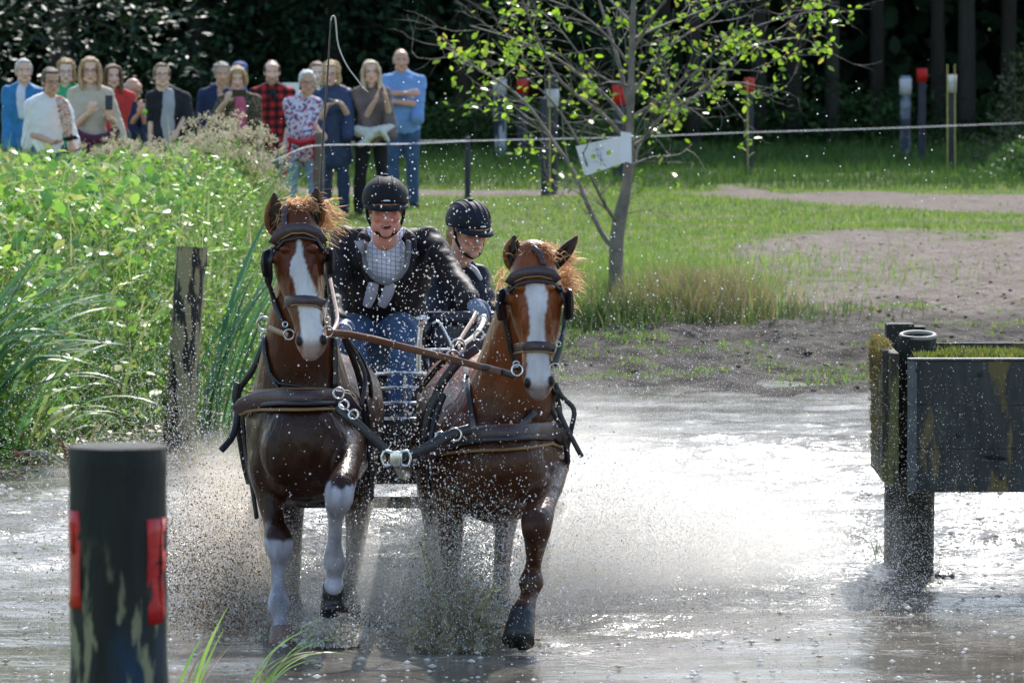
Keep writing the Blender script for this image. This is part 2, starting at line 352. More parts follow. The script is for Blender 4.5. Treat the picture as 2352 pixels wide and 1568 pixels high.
# taller rough grass round the alder
def clump(cx, cy, rx, ry, N, h, cols, w, wd=(.006, .012)):
    X = rng.normal(cx, rx, N); Y = rng.normal(cy, ry, N); base = np.stack([X, Y, ground(X, Y)-.01], -1)
    V, Fq, q = blades(base, rng.uniform(0, 6.28, N), h*rng.uniform(.4, 1.2, N), rng.uniform(*wd, N), rng.uniform(0, .45, N), rng.uniform(.1, 1.1, N), 3)
    return V, Fq, colvar(N, q, cols, .3, w)
rough = [clump(1.55, 53.2, .32, .5, 3000, .40, [(.42, .32, .17), (.3, .22, .12), (.22, .34, .06)], [.4, .3, .3]),
         clump(1.7, 54.6, .35, .6, 2000, .24, [(.22, .36, .06), (.4, .34, .14)], [.6, .4]),
         clump(.6, 54.5, .6, 1.0, 5200, .30, [(.22, .36, .06), (.42, .38, .16), (.12, .24, .04)], [.4, .3, .3]),
         clump(-.7, 55.5, .7, 1.8, 6000, .26, [(.22, .40, .05), (.42, .40, .15)], [.7, .3]),
         clump(1.0, 52.4, .9, .25, 2600, .2, [(.09, .17, .03), (.2, .2, .07)], [.6, .4]),
         clump(.6, 58.5, 1.6, 2.0, 7000, .15, [(.22, .38, .05), (.36, .38, .12)], [.7, .3]),
         ]
g = link('rough_grass', join(rough), M_blade); tag(g, 'tall tawny and green rough grass round the foot of the alder', 'grass', kind='stuff')
# left bank undergrowth: broad leaves, stems and grasses
def vegtop(X, Y):
    """height of the left bank growth, taller on the left and to the rear"""
    d = Y-np.interp(X, SHX, SHY)
    return np.interp(d, [0, .6, 2, 5, 9, 12], [.12, .45, .82, 1.05, 1.16, 1.0])*np.interp(1176+X/Y*FPX, [-200, 100, 300, 520, 600, 680], [1.02, 1.0, 1.0, 1.05, .85, .3])
def bankpts(N, deep=.55):
    X = rng.uniform(-7.5, -.9, N*2); d = rng.uniform(0, 13, N*2); Y = np.interp(X, SHX, SHY)+d
    m = (X > -Y*.086-1.5) & (1176+X/Y*FPX < 625+25*np.sin(Y*3)); X = X[m][:N]; Y = Y[m][:N]; return X, Y
X, Y = bankpts(70000); H = vegtop(X, Y)*(.72+.5*fbm(X, Y, .8, 91)); z = ground(X, Y)+H*(1-rng.uniform(0, 1, len(X))**1.6*.9)
V, Fq, q = leaves(np.stack([X, Y, z], -1), rng.uniform(.035, .10, len(X))*np.interp(X, [-5, -2.8, -2], [1.35, .95, .7]), .55)
cl = colvar(len(X), q, [(.24, .44, .05), (.14, .31, .05), (.38, .54, .11), (.06, .16, .035), (.46, .48, .18)], .25, [.34, .26, .22, .1, .08])
under = [(V, Fq, cl)]
X, Y = bankpts(46000); H = vegtop(X, Y); b_ = np.stack([X, Y, ground(X, Y)+H*rng.uniform(0, .55, len(X))], -1)
V, Fq, q = blades(b_, rng.uniform(0, 6.28, len(X)), H*rng.uniform(.35, .8, len(X)), rng.uniform(.007, .017, len(X)), rng.uniform(0, .7, len(X)), rng.uniform(.1, 1.3, len(X)), 3)
under.append((V, Fq, colvar(len(X), q, [(.22, .40, .07), (.13, .27, .06), (.40, .52, .16), (.54, .50, .28)], .25, [.35, .2, .25, .2])))
g = link('bank_undergrowth', join(under), M_leaf); tag(g, 'bright green nettles, herbs and grasses massed on the left bank', 'undergrowth', kind='stuff')
X, Y = bankpts(6500); m_ = 1176+X/Y*FPX < 400+60*fnoise(X, Y, .5, 3); X, Y = X[m_], Y[m_]; H = vegtop(X, Y)*(.85+.35*fbm(X, Y, .6, 97)); z = ground(X, Y)+H*(1-rng.uniform(0, 1, len(X))**2*.4)
V, Fq, q = leaves(np.stack([X, Y, z], -1), rng.uniform(.06, .13, len(X)), .8, flat=.5)
g = link('bramble', join([(V, Fq, colvar(len(X), q, [(.20, .42, .06), (.32, .52, .09), (.11, .27, .06), (.42, .45, .14)], .2))]), mat('glossy bramble leaf', attr=True, rough=.24, trans=.42, spec=.7, vary=.15)); tag(g, 'broad glossy bramble leaves over the left part of the bank', 'brambles', kind='stuff')
# near-shore low plants and floating weed
X = rng.uniform(-4.5, -1.6, 9000); Y = np.interp(X, SHX, SHY)+rng.normal(-.1, .5, 9000)
V, Fq, q = leaves(np.stack([X, Y, np.maximum(ground(X, Y), 0)+rng.uniform(.0, .08, 9000)], -1), rng.uniform(.02, .05, 9000), .7, flat=1.5)
g = link('water_weed', join([(V, Fq, colvar(9000, q, [(.12, .22, .04), (.2, .25, .07), (.07, .1, .03), (.2, .15, .08)], .3))]), M_leaf); tag(g, 'low green weed along the left waterline', 'water weed', kind='stuff')

# flowering tall herbs: stems with fluffy tan heads
M_fluff = mat('seed fluff', (.56, .50, .36), rough=.9, trans=.35, vary=.35, scale=30)
def herb(name, label, cx, cy, rx, ry, N, htop, heads, group):
    r = thing(name, label, 'flowering plant', (cx, cy, gz(cx, cy)), group)
    X = rng.normal(cx, rx, N); Y = rng.normal(cy, ry, N); base = np.stack([X, Y, ground(X, Y)], -1); h = htop*rng.uniform(.78, 1.05, N)*(1-.25*((X-cx)/(2*rx))**2)
    az = rng.uniform(0, 6.28, N); le = rng.uniform(0, .12, N); bd = rng.uniform(0, .25, N)
    V, Fq, q = blades(base, az, h, np.full(N, .008), le, bd, 4, .5); V4 = V.reshape(N, 5, 2, 3).mean(2)
    prt = [(V, Fq, colvar(N, q, [(.12, .16, .05), (.18, .15, .07)], .2))]
    # leaves along the stems
    k = 16; t = rng.uniform(.25, .96, (N, k)); p_ = np.stack([np.array([np.interp(t[i], np.linspace(0, 1, 5), V4[i, :, a]) for i in range(N)]) for a in range(3)], -1).reshape(-1, 3)
    V, Fq, q = leaves(p_, rng.uniform(.05, .11, N*k), .33, flat=.3)
    prt.append((V, Fq, colvar(N*k, q, [(.15, .27, .04), (.23, .32, .06), (.08, .17, .03)], .25)))
    link('stem', join(prt), M_leaf, r)
    top = V4[:, -1]; c = np.repeat(top, heads, 0)+rng.normal(0, .035, (N*heads, 3))+np.array([0, 0, .01])
    c = np.repeat(c, 16, 0)+rng.normal(0, .011, (N*heads*16, 3))
    V, Fq, q = leaves(c, rng.uniform(.010, .023, len(c)), .7, flat=0)
    link('flower_head', join([(V, Fq, colvar(len(c), q, [(.56, .50, .36)], .2))]), M_fluff, r)
herb('flowering_herb', 'tallest tan fluffy seed heads on the left bank, under the camouflage jacket', -2.36, 50.3, .25, .4, 80, 1.47, 9, 'clumps of fluffy seed heads on the left bank')
herb('flowering_herb', 'clump of tan fluffy seed heads below the dark jacket and grey shirt', -2.92, 50.3, .26, .4, 60, 1.22, 8, 'clumps of fluffy seed heads on the left bank')
herb('flowering_herb', 'low clump of tan fluffy seed heads below the woman in the red top', -3.3, 50.0, .2, .4, 50, 1.27, 8, 'clumps of fluffy seed heads on the left bank')
# right-edge bushes by the forest
def bush(name, label, cx, cy, rx, ry, h, N, cols, mt=M_leaf, size=(.03, .08), cat='bush', group=None):
    X = rng.normal(0, .45, N); Y = rng.normal(0, .45, N); r2 = np.minimum(1, X*X+Y*Y)
    H = h*np.sqrt(np.maximum(.05, 1-r2)); z = ground(cx+X*rx, cy+Y*ry)+H*rng.uniform(.05, 1.05, N)*(.7+.5*fbm(X*rx+cx, Y*ry+cy, .5, 7))
    V, Fq, q = leaves(np.stack([cx+X*rx, cy+Y*ry, z], -1), rng.uniform(*size, N), .4, flat=.2)
    rt = thing(name, label, cat, (cx, cy, gz(cx, cy)), group)
    link('foliage', join([(V, Fq, colvar(N, q, cols, .3))]), mt, rt)
    b = B()
    for i in range(14):
        a = rnd.uniform(0, 6.28); rr = rnd.uniform(.2, .8)
        b.tube([(cx, cy, gz(cx, cy)-.05), (cx+.4*rr*rx*math.cos(a), cy+.4*rr*ry*math.sin(a), gz(cx, cy)+h*.5), (cx+.7*rr*rx*math.cos(a), cy+.7*rr*ry*math.sin(a), gz(cx, cy)+h*.95)], [.012, .009, .004], seg=5)
    link('branch', b.mesh(), M_bark, rt)
bush('bush', 'dusty green bush at the right edge of the clearing before the forest', 7.75, 86, 1.1, 1.2, 2.1, 8000, [(.05, .11, .03), (.09, .14, .04), (.2, .17, .12)], size=(.04, .1))
bush('bush', 'low green weeds at the foot of the bush at the right edge', 7.2, 81, 1.0, 1.0, .65, 5000, [(.08, .17, .03), (.05, .12, .03)], size=(.04, .1))
bush('bush', 'low dark green shrub behind the marker posts left of the alder', -.2, 92, 2.0, 1.0, .9, 6000, [(.04, .10, .02), (.06, .12, .03)], size=(.05, .12))
bush('bush', 'small green shrub behind the white paper sign', 1.5, 86.5, 1.0, .8, .75, 4000, [(.07, .16, .03), (.05, .12, .03)], size=(.05, .12))

# cattail clumps on the left bank
def cattail(name, label, cx, cy, N, ln, wd, az0, spread, bend, cols, rx=.12, z0=None, group='clumps of long strap leaves on the left bank'):
    X = rng.normal(cx, rx, N); Y = rng.normal(cy, rx, N); z = ground(X, Y) if z0 is None else np.full(N, z0)
    V, Fq, q = blades(np.stack([X, Y, np.maximum(z, -.05)-.02], -1), az0+rng.uniform(-spread, spread, N), ln*rng.uniform(.65, 1.05, N), wd*rng.uniform(.7, 1.2, N), rng.uniform(.02, .3, N), bend*rng.uniform(.5, 1.2, N), 12, .05, lambda t: np.clip((1-t)*3, .04, 1))
    o = link(name, join([(V, Fq, colvar(N, q, cols, .2))]), M_blade); tag(o, label, 'reed plant', group); return o
rc = [(.06, .19, .09), (.11, .26, .10), (.05, .15, .09)]
cattail('reed_clump', 'upright blue green strap leaves leaning right beside the leaning post', -2.12, 42.9, 26, 1.75, .034, .1, .8, .75, rc)
cattail('reed_clump', 'long strap leaves arching right from the left edge of the photo', -3.65, 39.9, 60, 1.75, .038, .0, .7, 1.7, [(.10, .24, .10), (.17, .32, .13), (.07, .18, .08)])
cattail('reed_clump', 'drooping strap leaves low over the waterline behind the striped front post', -3.2, 40.0, 26, 1.15, .032, .1, 1.0, 2.0, [(.16, .34, .10), (.28, .40, .12)])
cattail('reed_clump', 'tall thin blades arching over the bank left of the upright blue green leaves', -2.9, 43.5, 60, 1.45, .016, .3, 2.2, 1.5, [(.30, .42, .12), (.5, .5, .25), (.18, .32, .1)], .35)
cattail('reed_clump', 'pale grassy blades at the left edge above the arching strap leaves', -3.7, 42.5, 60, 1.35, .014, .2, 2.2, 1.4, [(.30, .42, .12), (.5, .5, .25), (.18, .32, .1)], .35)
cattail('reed_clump', 'short strap leaves between the two upper reed clumps', -2.75, 42.2, 26, 1.05, .028, 0, 3, 1.1, [(.12, .25, .05), (.2, .28, .07)])
cattail('reed_clump', 'thin dark rushes standing among the broad leaves below the man in the white T-shirt', -4.35, 50.0, 16, 1.75, .011, .9, 1.0, .35, [(.05, .12, .03)], .3)
cattail('reed_clump', 'bent yellowing leaves lying at the waterline behind the striped front post', -3.05, 39.7, 20, .7, .022, 0, 3, 2.6, [(.3, .28, .12), (.15, .2, .06), (.2, .1, .05)], .2)
# foreground blades, close to the lens
gc = [(.28, .50, .08), (.40, .58, .12), (.5, .34, .2)]
def fore(label, px, py, Y, N, ln, az, bend):
    q0 = W(px, py, Y); o = cattail('grass_tuft', label, q0.x, Y, N, ln, .013, az, .4, bend, gc, .02, q0.z-.12, 'grass tufts in the foreground'); o['category'] = 'grass tuft'
fore('pale green arching grass blades in front of the white legged horse', 588, 1555, 24.5, 12, .50, .1, 1.45)
fore('short upright green grass blades just right of the front post', 430, 1570, 24.0, 9, .46, .5, .6)
fore('few thin green grass blades touching the right side of the front post', 405, 1575, 23.0, 5, .5, 2.6, .7)
# weed by the obstacle leg
q0 = W(2015, 1262, 33.2); o = cattail('water_plant', 'small grass tuft standing in the water left of the obstacle leg', q0.x, 33.2, 14, .16, .008, 0, 3, .6, [(.2, .25, .1)], .02, 0, None); o['category'] = 'grass tuft'

# ------------------------------------------------------------------ forest
def branchy(b, p, d, ln, r, depth, tips, spread=.6, up=.15, seg=6, rn=rnd):
    n_ = 4; pts = [p]; rr = [r]
    for i in range(n_):
        d = (d+Vector((rn.gauss(0, .12), rn.gauss(0, .12), rn.gauss(0, .07)+up*.2))).normalized(); pts.append(pts[-1]+d*ln/n_); rr.append(r*(1-.55*(i+1)/n_))
    b.tube(pts, rr, seg=seg, sub=1)
    tips.extend(pts[2:])
    if depth > 0:
        for i in range(rn.randint(3, 4)):
            k = rn.randint(1, n_); a = d.orthogonal().normalized(); a.rotate(Quaternion(d, rn.uniform(0, 6.28)))
            nd = (d + a*rn.uniform(spread*.6, spread*1.4)).normalized(); branchy(b, pts[k], nd, ln*rn.uniform(.5, .75), rr[k]*.6, depth-1, tips, spread, up, max(4, seg-1), rn)
def forest_tree(kind, h, tr, crown0, crad, nleaf, cols, lsize):
    b = B(); pts = [(0, 0, -.3), (rnd.gauss(0, .08), 0, h*.3), (rnd.gauss(0, .15), rnd.gauss(0, .1), h*.65), (rnd.gauss(0, .2), 0, h)]
    b.tube(pts, [tr*1.25, tr, tr*.7, tr*.15], seg=9, sub=4)
    tips = []
    for i in range(26):
        z = rnd.uniform(crown0, h*.97); a = rnd.uniform(0, 6.28); l = crad*(1-.6*(z-crown0)/(h-crown0))*rnd.uniform(.6, 1)
        branchy(b, Vector((0, 0, z)), Vector((math.cos(a), math.sin(a), .25)), l, tr*.18, 1, tips, .7, .1, 4)
    T = np.array([tuple(t) for t in tips]); c = T[rng.integers(0, len(T), nleaf)]+rng.normal(0, .42, (nleaf, 3))
    V, Fq, q = leaves(c, rng.uniform(*lsize, nleaf), .6, flat=.4)
    return b.mesh(), join([(V, Fq, colvar(nleaf, q, cols, .4))])
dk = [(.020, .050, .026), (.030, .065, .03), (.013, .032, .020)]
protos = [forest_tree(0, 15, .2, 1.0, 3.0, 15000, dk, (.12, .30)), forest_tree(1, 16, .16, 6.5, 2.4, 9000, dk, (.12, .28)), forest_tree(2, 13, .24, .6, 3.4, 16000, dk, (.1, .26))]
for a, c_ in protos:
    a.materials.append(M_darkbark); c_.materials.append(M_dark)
spots = []
for i in range(7): spots.append((-11.2+i*2.1, 95+rnd.uniform(-1.5, 2), 2 if i % 2 else 0))
for i in range(14): spots.append((2.2+i*.74+rnd.uniform(-.25, .25), 95.5+rnd.uniform(-1.5, 3), 1))
spots.sort(key=lambda q: q[0]/q[1]); cnt = {0: 0, 1: 0, 2: 0}
ords = ['leftmost', 'second from the left', 'third from the left', 'fourth from the left', 'fifth from the left', 'sixth from the left', 'seventh from the left', 'eighth from the left', 'seventh from the right', 'sixth from the right', 'fifth from the right', 'fourth from the right', 'third from the right', 'second from the right', 'rightmost']
klab = ['broad dark green forest tree behind the spectators, {}', 'slim dark forest trunk with a high crown, {} of the row', 'bushy dark green forest tree behind the spectators, {}']
for i, (x, y, k) in enumerate(spots):
    nm = ['forest_tree', 'pine_tree', 'beech_tree'][k]; tot = sum(1 for q in spots if q[2] == k); j = cnt[k]; cnt[k] += 1
    wd_ = ords[j] if j < (tot+1)//2 else ords[15-(tot-j)]
    r = thing(nm, klab[k].format(wd_), 'tree', (x, y, gz(x, y)), ['dark broad trees of the forest', 'slim trunks of the forest', 'bushy trees at the forest front'][k])
    r.rotation_euler.z = rnd.uniform(0, 6.28); s_ = rnd.uniform(.62, .82); r.scale = (s_,)*3
    for nm2, me_ in (('trunk', protos[k][0]), ('crown', protos[k][1])):
        o = bpy.data.objects.new(nm2, me_); COL.objects.link(o); o.parent = r
N = 150000
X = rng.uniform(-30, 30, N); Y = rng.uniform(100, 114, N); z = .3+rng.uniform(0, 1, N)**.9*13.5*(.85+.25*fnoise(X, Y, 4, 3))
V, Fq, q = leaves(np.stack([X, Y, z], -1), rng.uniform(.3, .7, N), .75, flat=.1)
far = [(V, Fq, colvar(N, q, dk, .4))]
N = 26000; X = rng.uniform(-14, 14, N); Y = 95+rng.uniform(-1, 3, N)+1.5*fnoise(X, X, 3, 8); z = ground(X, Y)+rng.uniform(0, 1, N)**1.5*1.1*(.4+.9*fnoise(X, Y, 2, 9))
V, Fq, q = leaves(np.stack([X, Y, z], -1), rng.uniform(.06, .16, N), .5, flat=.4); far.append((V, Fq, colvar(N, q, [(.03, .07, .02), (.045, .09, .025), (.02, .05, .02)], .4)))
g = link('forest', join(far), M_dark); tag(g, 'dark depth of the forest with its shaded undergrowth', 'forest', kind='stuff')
# overhanging foliage at the top left
b = B(); tips = []
p0 = W(-420, -250, 84)
b.tube([(p0.x-1, 84.3, -.2+gz(p0.x-1, 84)), (p0.x-.9, 84.2, 2.6), (p0.x-.7, 84, 6)], [.2, .16, .09], seg=10)
for (qx, qy) in ((120, 80), (330, 40), (420, 150), (60, 190), (250, 180), (560, -60), (30, 20), (430, 30)):
    s0 = Vector((p0.x-.9, 84.2, rnd.uniform(2.6, 4.2))); e = W(qx, qy, 84+rnd.uniform(-1, 1)); d = e-s0
    pts = [s0+d*t+Vector((0, 0, .5*math.sin(t*3.14))) for t in (0, .25, .5, .75, 1)]
    b.tube(pts, [.05, .035, .022, .014, .006], seg=5); 
    for t in (.3, .45, .6, .75, .9, 1): tips.append(s0+d*t+Vector((0, 0, .5*math.sin(t*3.14))))
T = np.array([tuple(t) for t in tips]); N = 3600; c = T[rng.integers(0, len(T), N)]+rng.normal(0, .30, (N, 3))*np.array([1.2, 1, .55])
V, Fq, q = leaves(c, rng.uniform(.07, .17, N), .45, flat=1.0)
r = thing('oak_tree', 'dark leafy branches hanging over the spectators at the top left', 'tree', (p0.x-1, 84.3, gz(p0.x-1, 84.3)))
link('trunk', b.mesh(), M_darkbark, r)
M_gl = mat('glossy dark leaf', attr=True, rough=.5, trans=.06, spec=.3, vary=.3, scale=2)
link('crown', join([(V, Fq, colvar(N, q, [(.03, .065, .035), (.045, .085, .04), (.02, .04, .025)], .4))]), M_gl, r)

# ------------------------------------------------------------------ the alder on the bank
AY = 54.0
def ap(x, y, dy=0): return W(x, y, AY+dy)
b = B(); base = ap(1413, 700); base.z = gz(base.x, AY)-.05
trunk = [base, ap(1415, 640), ap(1416, 560), ap(1424, 500), ap(1440, 420), ap(1446, 300), ap(1450, 180), ap(1453, 60), ap(1462, -120), ap(1470, -330)]
b.tube(trunk, [.085, .068, .062, .062, .045, .036, .03, .025, .018, .008], seg=10)
r_al = thing('alder_tree', 'young alder with thin spreading branches and sparse yellow green leaves on the bank', 'tree', base)
limbs = [([(1412, 570), (1385, 540), (1350, 470), (1320, 400), (1275, 330), (1210, 240), (1150, 190), (1085, 150), (1040, 120)], .026, .4),
 ([(1420, 510), (1395, 480), (1360, 410), (1338, 350)], .022, -.3), ([(1338, 350), (1320, 310), (1265, 230), (1200, 170), (1130, 90)], .014, -.2),
 ([(1428, 500), (1425, 460), (1450, 400), (1465, 345), (1480, 320)], .022, .3), ([(1480, 320), (1530, 260), (1600, 220), (1680, 190), (1750, 200)], .014, .4),
 ([(1480, 320), (1500, 290), (1540, 240), (1640, 120), (1740, 60), (1850, 30), (1900, 0)], .014, -.5),
 ([(1444, 290), (1400, 230), (1340, 180), (1270, 130), (1180, 90), (1080, 60)], .02, .3), ([(1446, 250), (1420, 140), (1395, 60), (1370, -20), (1350, -120)], .022, .5),
 ([(1448, 330), (1380, 260), (1290, 190), (1240, 100), (1200, 0), (1180, -90)], .02, -.6), ([(1450, 220), (1500, 150), (1560, 90), (1640, 40), (1700, -30)], .018, .3),
 ([(1446, 340), (1520, 290), (1620, 200), (1700, 120), (1800, 90), (1850, 90)], .016, .7), ([(1452, 120), (1500, 40), (1560, -40), (1650, -120)], .016, -.3),
 ([(1452, 160), (1400, 90), (1330, 30), (1260, 0), (1150, -40)], .015, -.4), ([(1455, 60), (1380, -20), (1300, -80)], .012, .3),
 ([(1445, 380), (1500, 360), (1560, 355), (1590, 330)], .007, .5), ([(1350, 470), (1300, 350), (1290, 250), (1280, 190)], .008, .2),
 ([(1448, 270), (1530, 220), (1590, 170), (1650, 160), (1760, 165)], .012, -.2), ([(1455, 90), (1520, 60), (1600, 30), (1720, -10), (1850, -30)], .013, .6), ([(1450, 200), (1370, 170), (1280, 60), (1230, 20)], .012, .1)]
rn = random.Random(5); tips = []
def twig(p, d, ln, r, k):
    pts = [p]
    for i in range(4):
        d = (d+Vector((rn.gauss(0, .25), rn.gauss(0, .25), rn.gauss(0, .2)))).normalized(); pts.append(pts[-1]+d*ln/4)
    b.tube(pts, [r, r*.8, r*.6, r*.45, r*.3], seg=4, sub=1, cap=False)
    tips.extend(pts[1:])
    if k:
        for i in range(rn.randint(2, 4)):
            q = pts[rn.randint(1, 4)]; twig(q, (d+Vector((rn.gauss(0, .6), rn.gauss(0, .6), rn.gauss(0, .45)))).normalized(), ln*rn.uniform(.4, .7), r*.6, k-1)
for pl, r0, dy in limbs:
    m_ = len(pl); P3 = [ap(x, y, dy*i/(m_-1)*1.6) for i, (x, y) in enumerate(pl)]; b.tube(P3, [r0*(1-.75*i/(m_-1)) for i in range(m_)], seg=6, sub=3)
    for i in range(1, m_):
        for j in range(2 if r0 > .01 else 1):
            d = (P3[i]-P3[i-1]).normalized(); twig(P3[i-1].lerp(P3[i], rn.random()), (d+Vector((rn.gauss(0, .6), rn.gauss(0, .7), rn.gauss(0, .45)))).normalized(), rn.uniform(.35, .7), .0048, 1 if rn.random() < .6 else 2)
M_twig = mat('alder bark', (.20, .175, .155), rough=.7, bump=.4, bscale=60, vary=.45)
link('trunk', b.mesh(), M_twig, r_al)
T = np.array([tuple(t) for t in tips]); N = 2500
# leaves gather in patches
seeds = T[rng.integers(0, len(T), 260)]; c = seeds[rng.integers(0, len(seeds), N)]+rng.normal(0, .07, (N, 3))
px = 1176+c[:, 0]/AY*FPX
keep = (px > 1005) & (px < 1960); keep &= rng.uniform(0, 1, N) < np.interp(px, [1000, 1250, 1400, 1480, 1600, 1900], [1, .8, .4, .4, .9, 1]); pyv = 829-(c[:, 2]-CAMH)/AY*FPX-829-45; keep &= rng.uniform(0, 1, N) < np.interp(pyv, [150, 300, 420, 480], [1, .75, .4, .05]); c = c[keep]; N = len(c)
V, Fq, q = leaves(c, rng.uniform(.04, .09, N), .75, flat=.3)
link('crown', join([(V, Fq, colvar(N, q, [(.28, .47, .03), (.36, .50, .06), (.16, .32, .04), (.5, .45, .08)], .2, [.45, .3, .18, .07]))]), mat('alder leaf', attr=True, rough=.32, trans=.5, vary=.1), r_al)
# ------------------------------------------------------------------ horses
def horse_coat():
    m = mat('wet coat', attr=True, rough=.36, spec=.26, vary=.4, scale=6, bump=.5, bscale=38, stretch=(1, 1, .35), coat=.05)
    return m
M_coat = horse_coat()
M_hoofd = mat('dark hoof', (.02, .02, .022), rough=.35, vary=.4, bump=.3, bscale=30)
M_leather = mat('brown leather', (.055, .028, .035), rough=.36, vary=.3, bump=.15, bscale=80, spec=.6)
M_blackl = mat('black leather', (.014, .014, .02), rough=.35, vary=.3, bump=.15, bscale=80, spec=.6)
M_tan = mat('tan leather', (.24, .13, .045), rough=.5, vary=.3)
M_rein = mat('russet leather', (.15, .058, .028), rough=.45, vary=.3, bump=.1)
M_steel = mat('steel', (.62, .62, .64), rough=.22, metal=1, vary=.15)
M_eye = mat('eye', (.01, .006, .004), rough=.08, vary=0)
M_hair = mat('chestnut hair', (.72, .45, .25), rough=.5, vary=.3, scale=25, trans=.45)

M_hoofl = mat('pinkish horn hoof', (.20, .125, .10), rough=.4, vary=.4, bump=.3, bscale=30)
def strap(bvh, pts, wid, Y0, off=.006, thick=.006, hug=True, step=12, along=None):
    """leather band laid on a surface: pts = centre line in photo pixels; wid in metres; the rays find the coat"""
    P_ = []
    for i in range(len(pts)-1):
        a, b_ = Vector(pts[i]), Vector(pts[i+1]); k = max(1, int((b_-a).length/step))
        for j in range(k): P_.append(a.lerp(b_, j/k))
    P_.append(Vector(pts[-1])); n = len(P_); hw = wid/2*FPX/Y0; L_, R_ = [], []
    for i, p_ in enumerate(P_):
        t = (P_[min(i+1, n-1)]-P_[max(i-1, 0)]); t = Vector((t.x, t.y)).normalized(); nn = Vector((-t.y, t.x))
        for lst, s_ in ((L_, -1), (R_, 1)):
            q = Vector((p_.x, p_.y))+nn*hw*s_; lst.append(q)
    def hit(q, last):
        o = Vector((0, 0, CAMH)); d = (W(q.x, q.y, Y0)-o).normalized(); h = bvh.ray_cast(o, d)
        if h[0] is not None and abs(h[0].y-Y0) < 1.2: return h[0]-d*off
        return None
    def fill(lst):
        H = [hit(q, None) for q in lst]; ok = [i for i, h in enumerate(H) if h is not None]
        if not ok: return [W(q.x, q.y, Y0) for q in lst]
        out = []
        for i, q in enumerate(lst):
            if H[i] is not None: out.append(H[i]); continue
            j = min(ok, key=lambda k: abs(k-i)); out.append(W(q.x, q.y, H[j].y + .012*abs(i-j)))
        return out
    A, C = fill(L_), fill(R_)
    # smooth depth
    for lst in (A, C):
        for _ in range(3):
            ys = [p.y for p in lst]
            for i in range(1, len(lst)-1): lst[i].y = min(lst[i].y, (ys[i-1]+ys[i+1])/2)
    bm = bmesh.new(); d = Vector((0, -thick, 0)); rings = []
    for a, c in zip(A, C):
        ym = min(a.y, c.y); a.y = min(a.y, ym+.010); c.y = min(c.y, ym+.010); m_ = (a+c)/2; m_.y = ym; e = (c-a)*.12
        prof = [a+Vector((0, .02, 0)), a+d*.6, a+d+e*.35, c+d-e*.35, c+d*.6, c+Vector((0, .02, 0))]
        rings.append([bm.verts.new(v) for v in prof])
    for r0, r1 in zip(rings[:-1], rings[1:]):
        for j in range(5): bm.faces.new((r0[j], r0[j+1], r1[j+1], r1[j]))
        bm.faces.new((r0[5], r0[0], r1[0], r1[5]))
    bm.faces.new(rings[0]); bm.faces.new(list(reversed(rings[-1])))
    bmesh.ops.recalc_face_normals(bm, faces=bm.faces); me = bpy.data.meshes.new('m'); bm.to_mesh(me); bm.free()
    me.polygons.foreach_set('use_smooth', np.ones(len(me.polygons), bool)); return me
def free_strap(pts, wid, thick=.005, nrm=(0, -1, 0)):
    """strap hanging in the air; pts world"""
    b = B(); b.tube(pts, [(wid/2, thick/2)]*len(pts), seg=8, ref=nrm, sub=4); return b.mesh()
def hair_strands(roots, dirs, ln, wd, seg=5, wave=.02):
    N = len(roots); t = np.linspace(0, 1, seg+1); V = np.empty((N, seg+1, 2, 3))
    ph = rng.uniform(0, 6.28, (N, 1)); grav = np.array([0, 0, -1.0])
    side = np.cross(dirs, rng.normal(size=(N, 3))); side /= np.linalg.norm(side, axis=1)[:, None]
    for i, tt in enumerate(t):
        c = roots+dirs*(ln*tt)[:, None]+grav*(ln*.30*tt*tt)[:, None]+side*(np.sin(ph+tt*5)*wave*tt)
        V[:, i, 0] = c-side*(wd*(1-.85*tt)/2)[:, None]; V[:, i, 1] = c+side*(wd*(1-.85*tt)/2)[:, None]
    b = (np.arange(N)*(seg+1)*2)[:, None]; k = np.arange(seg)[None]*2
    return mesh_np(V.reshape(-1, 3), np.stack([b+k, b+k+1, b+k+3, b+k+2], -1).reshape(-1, 4))

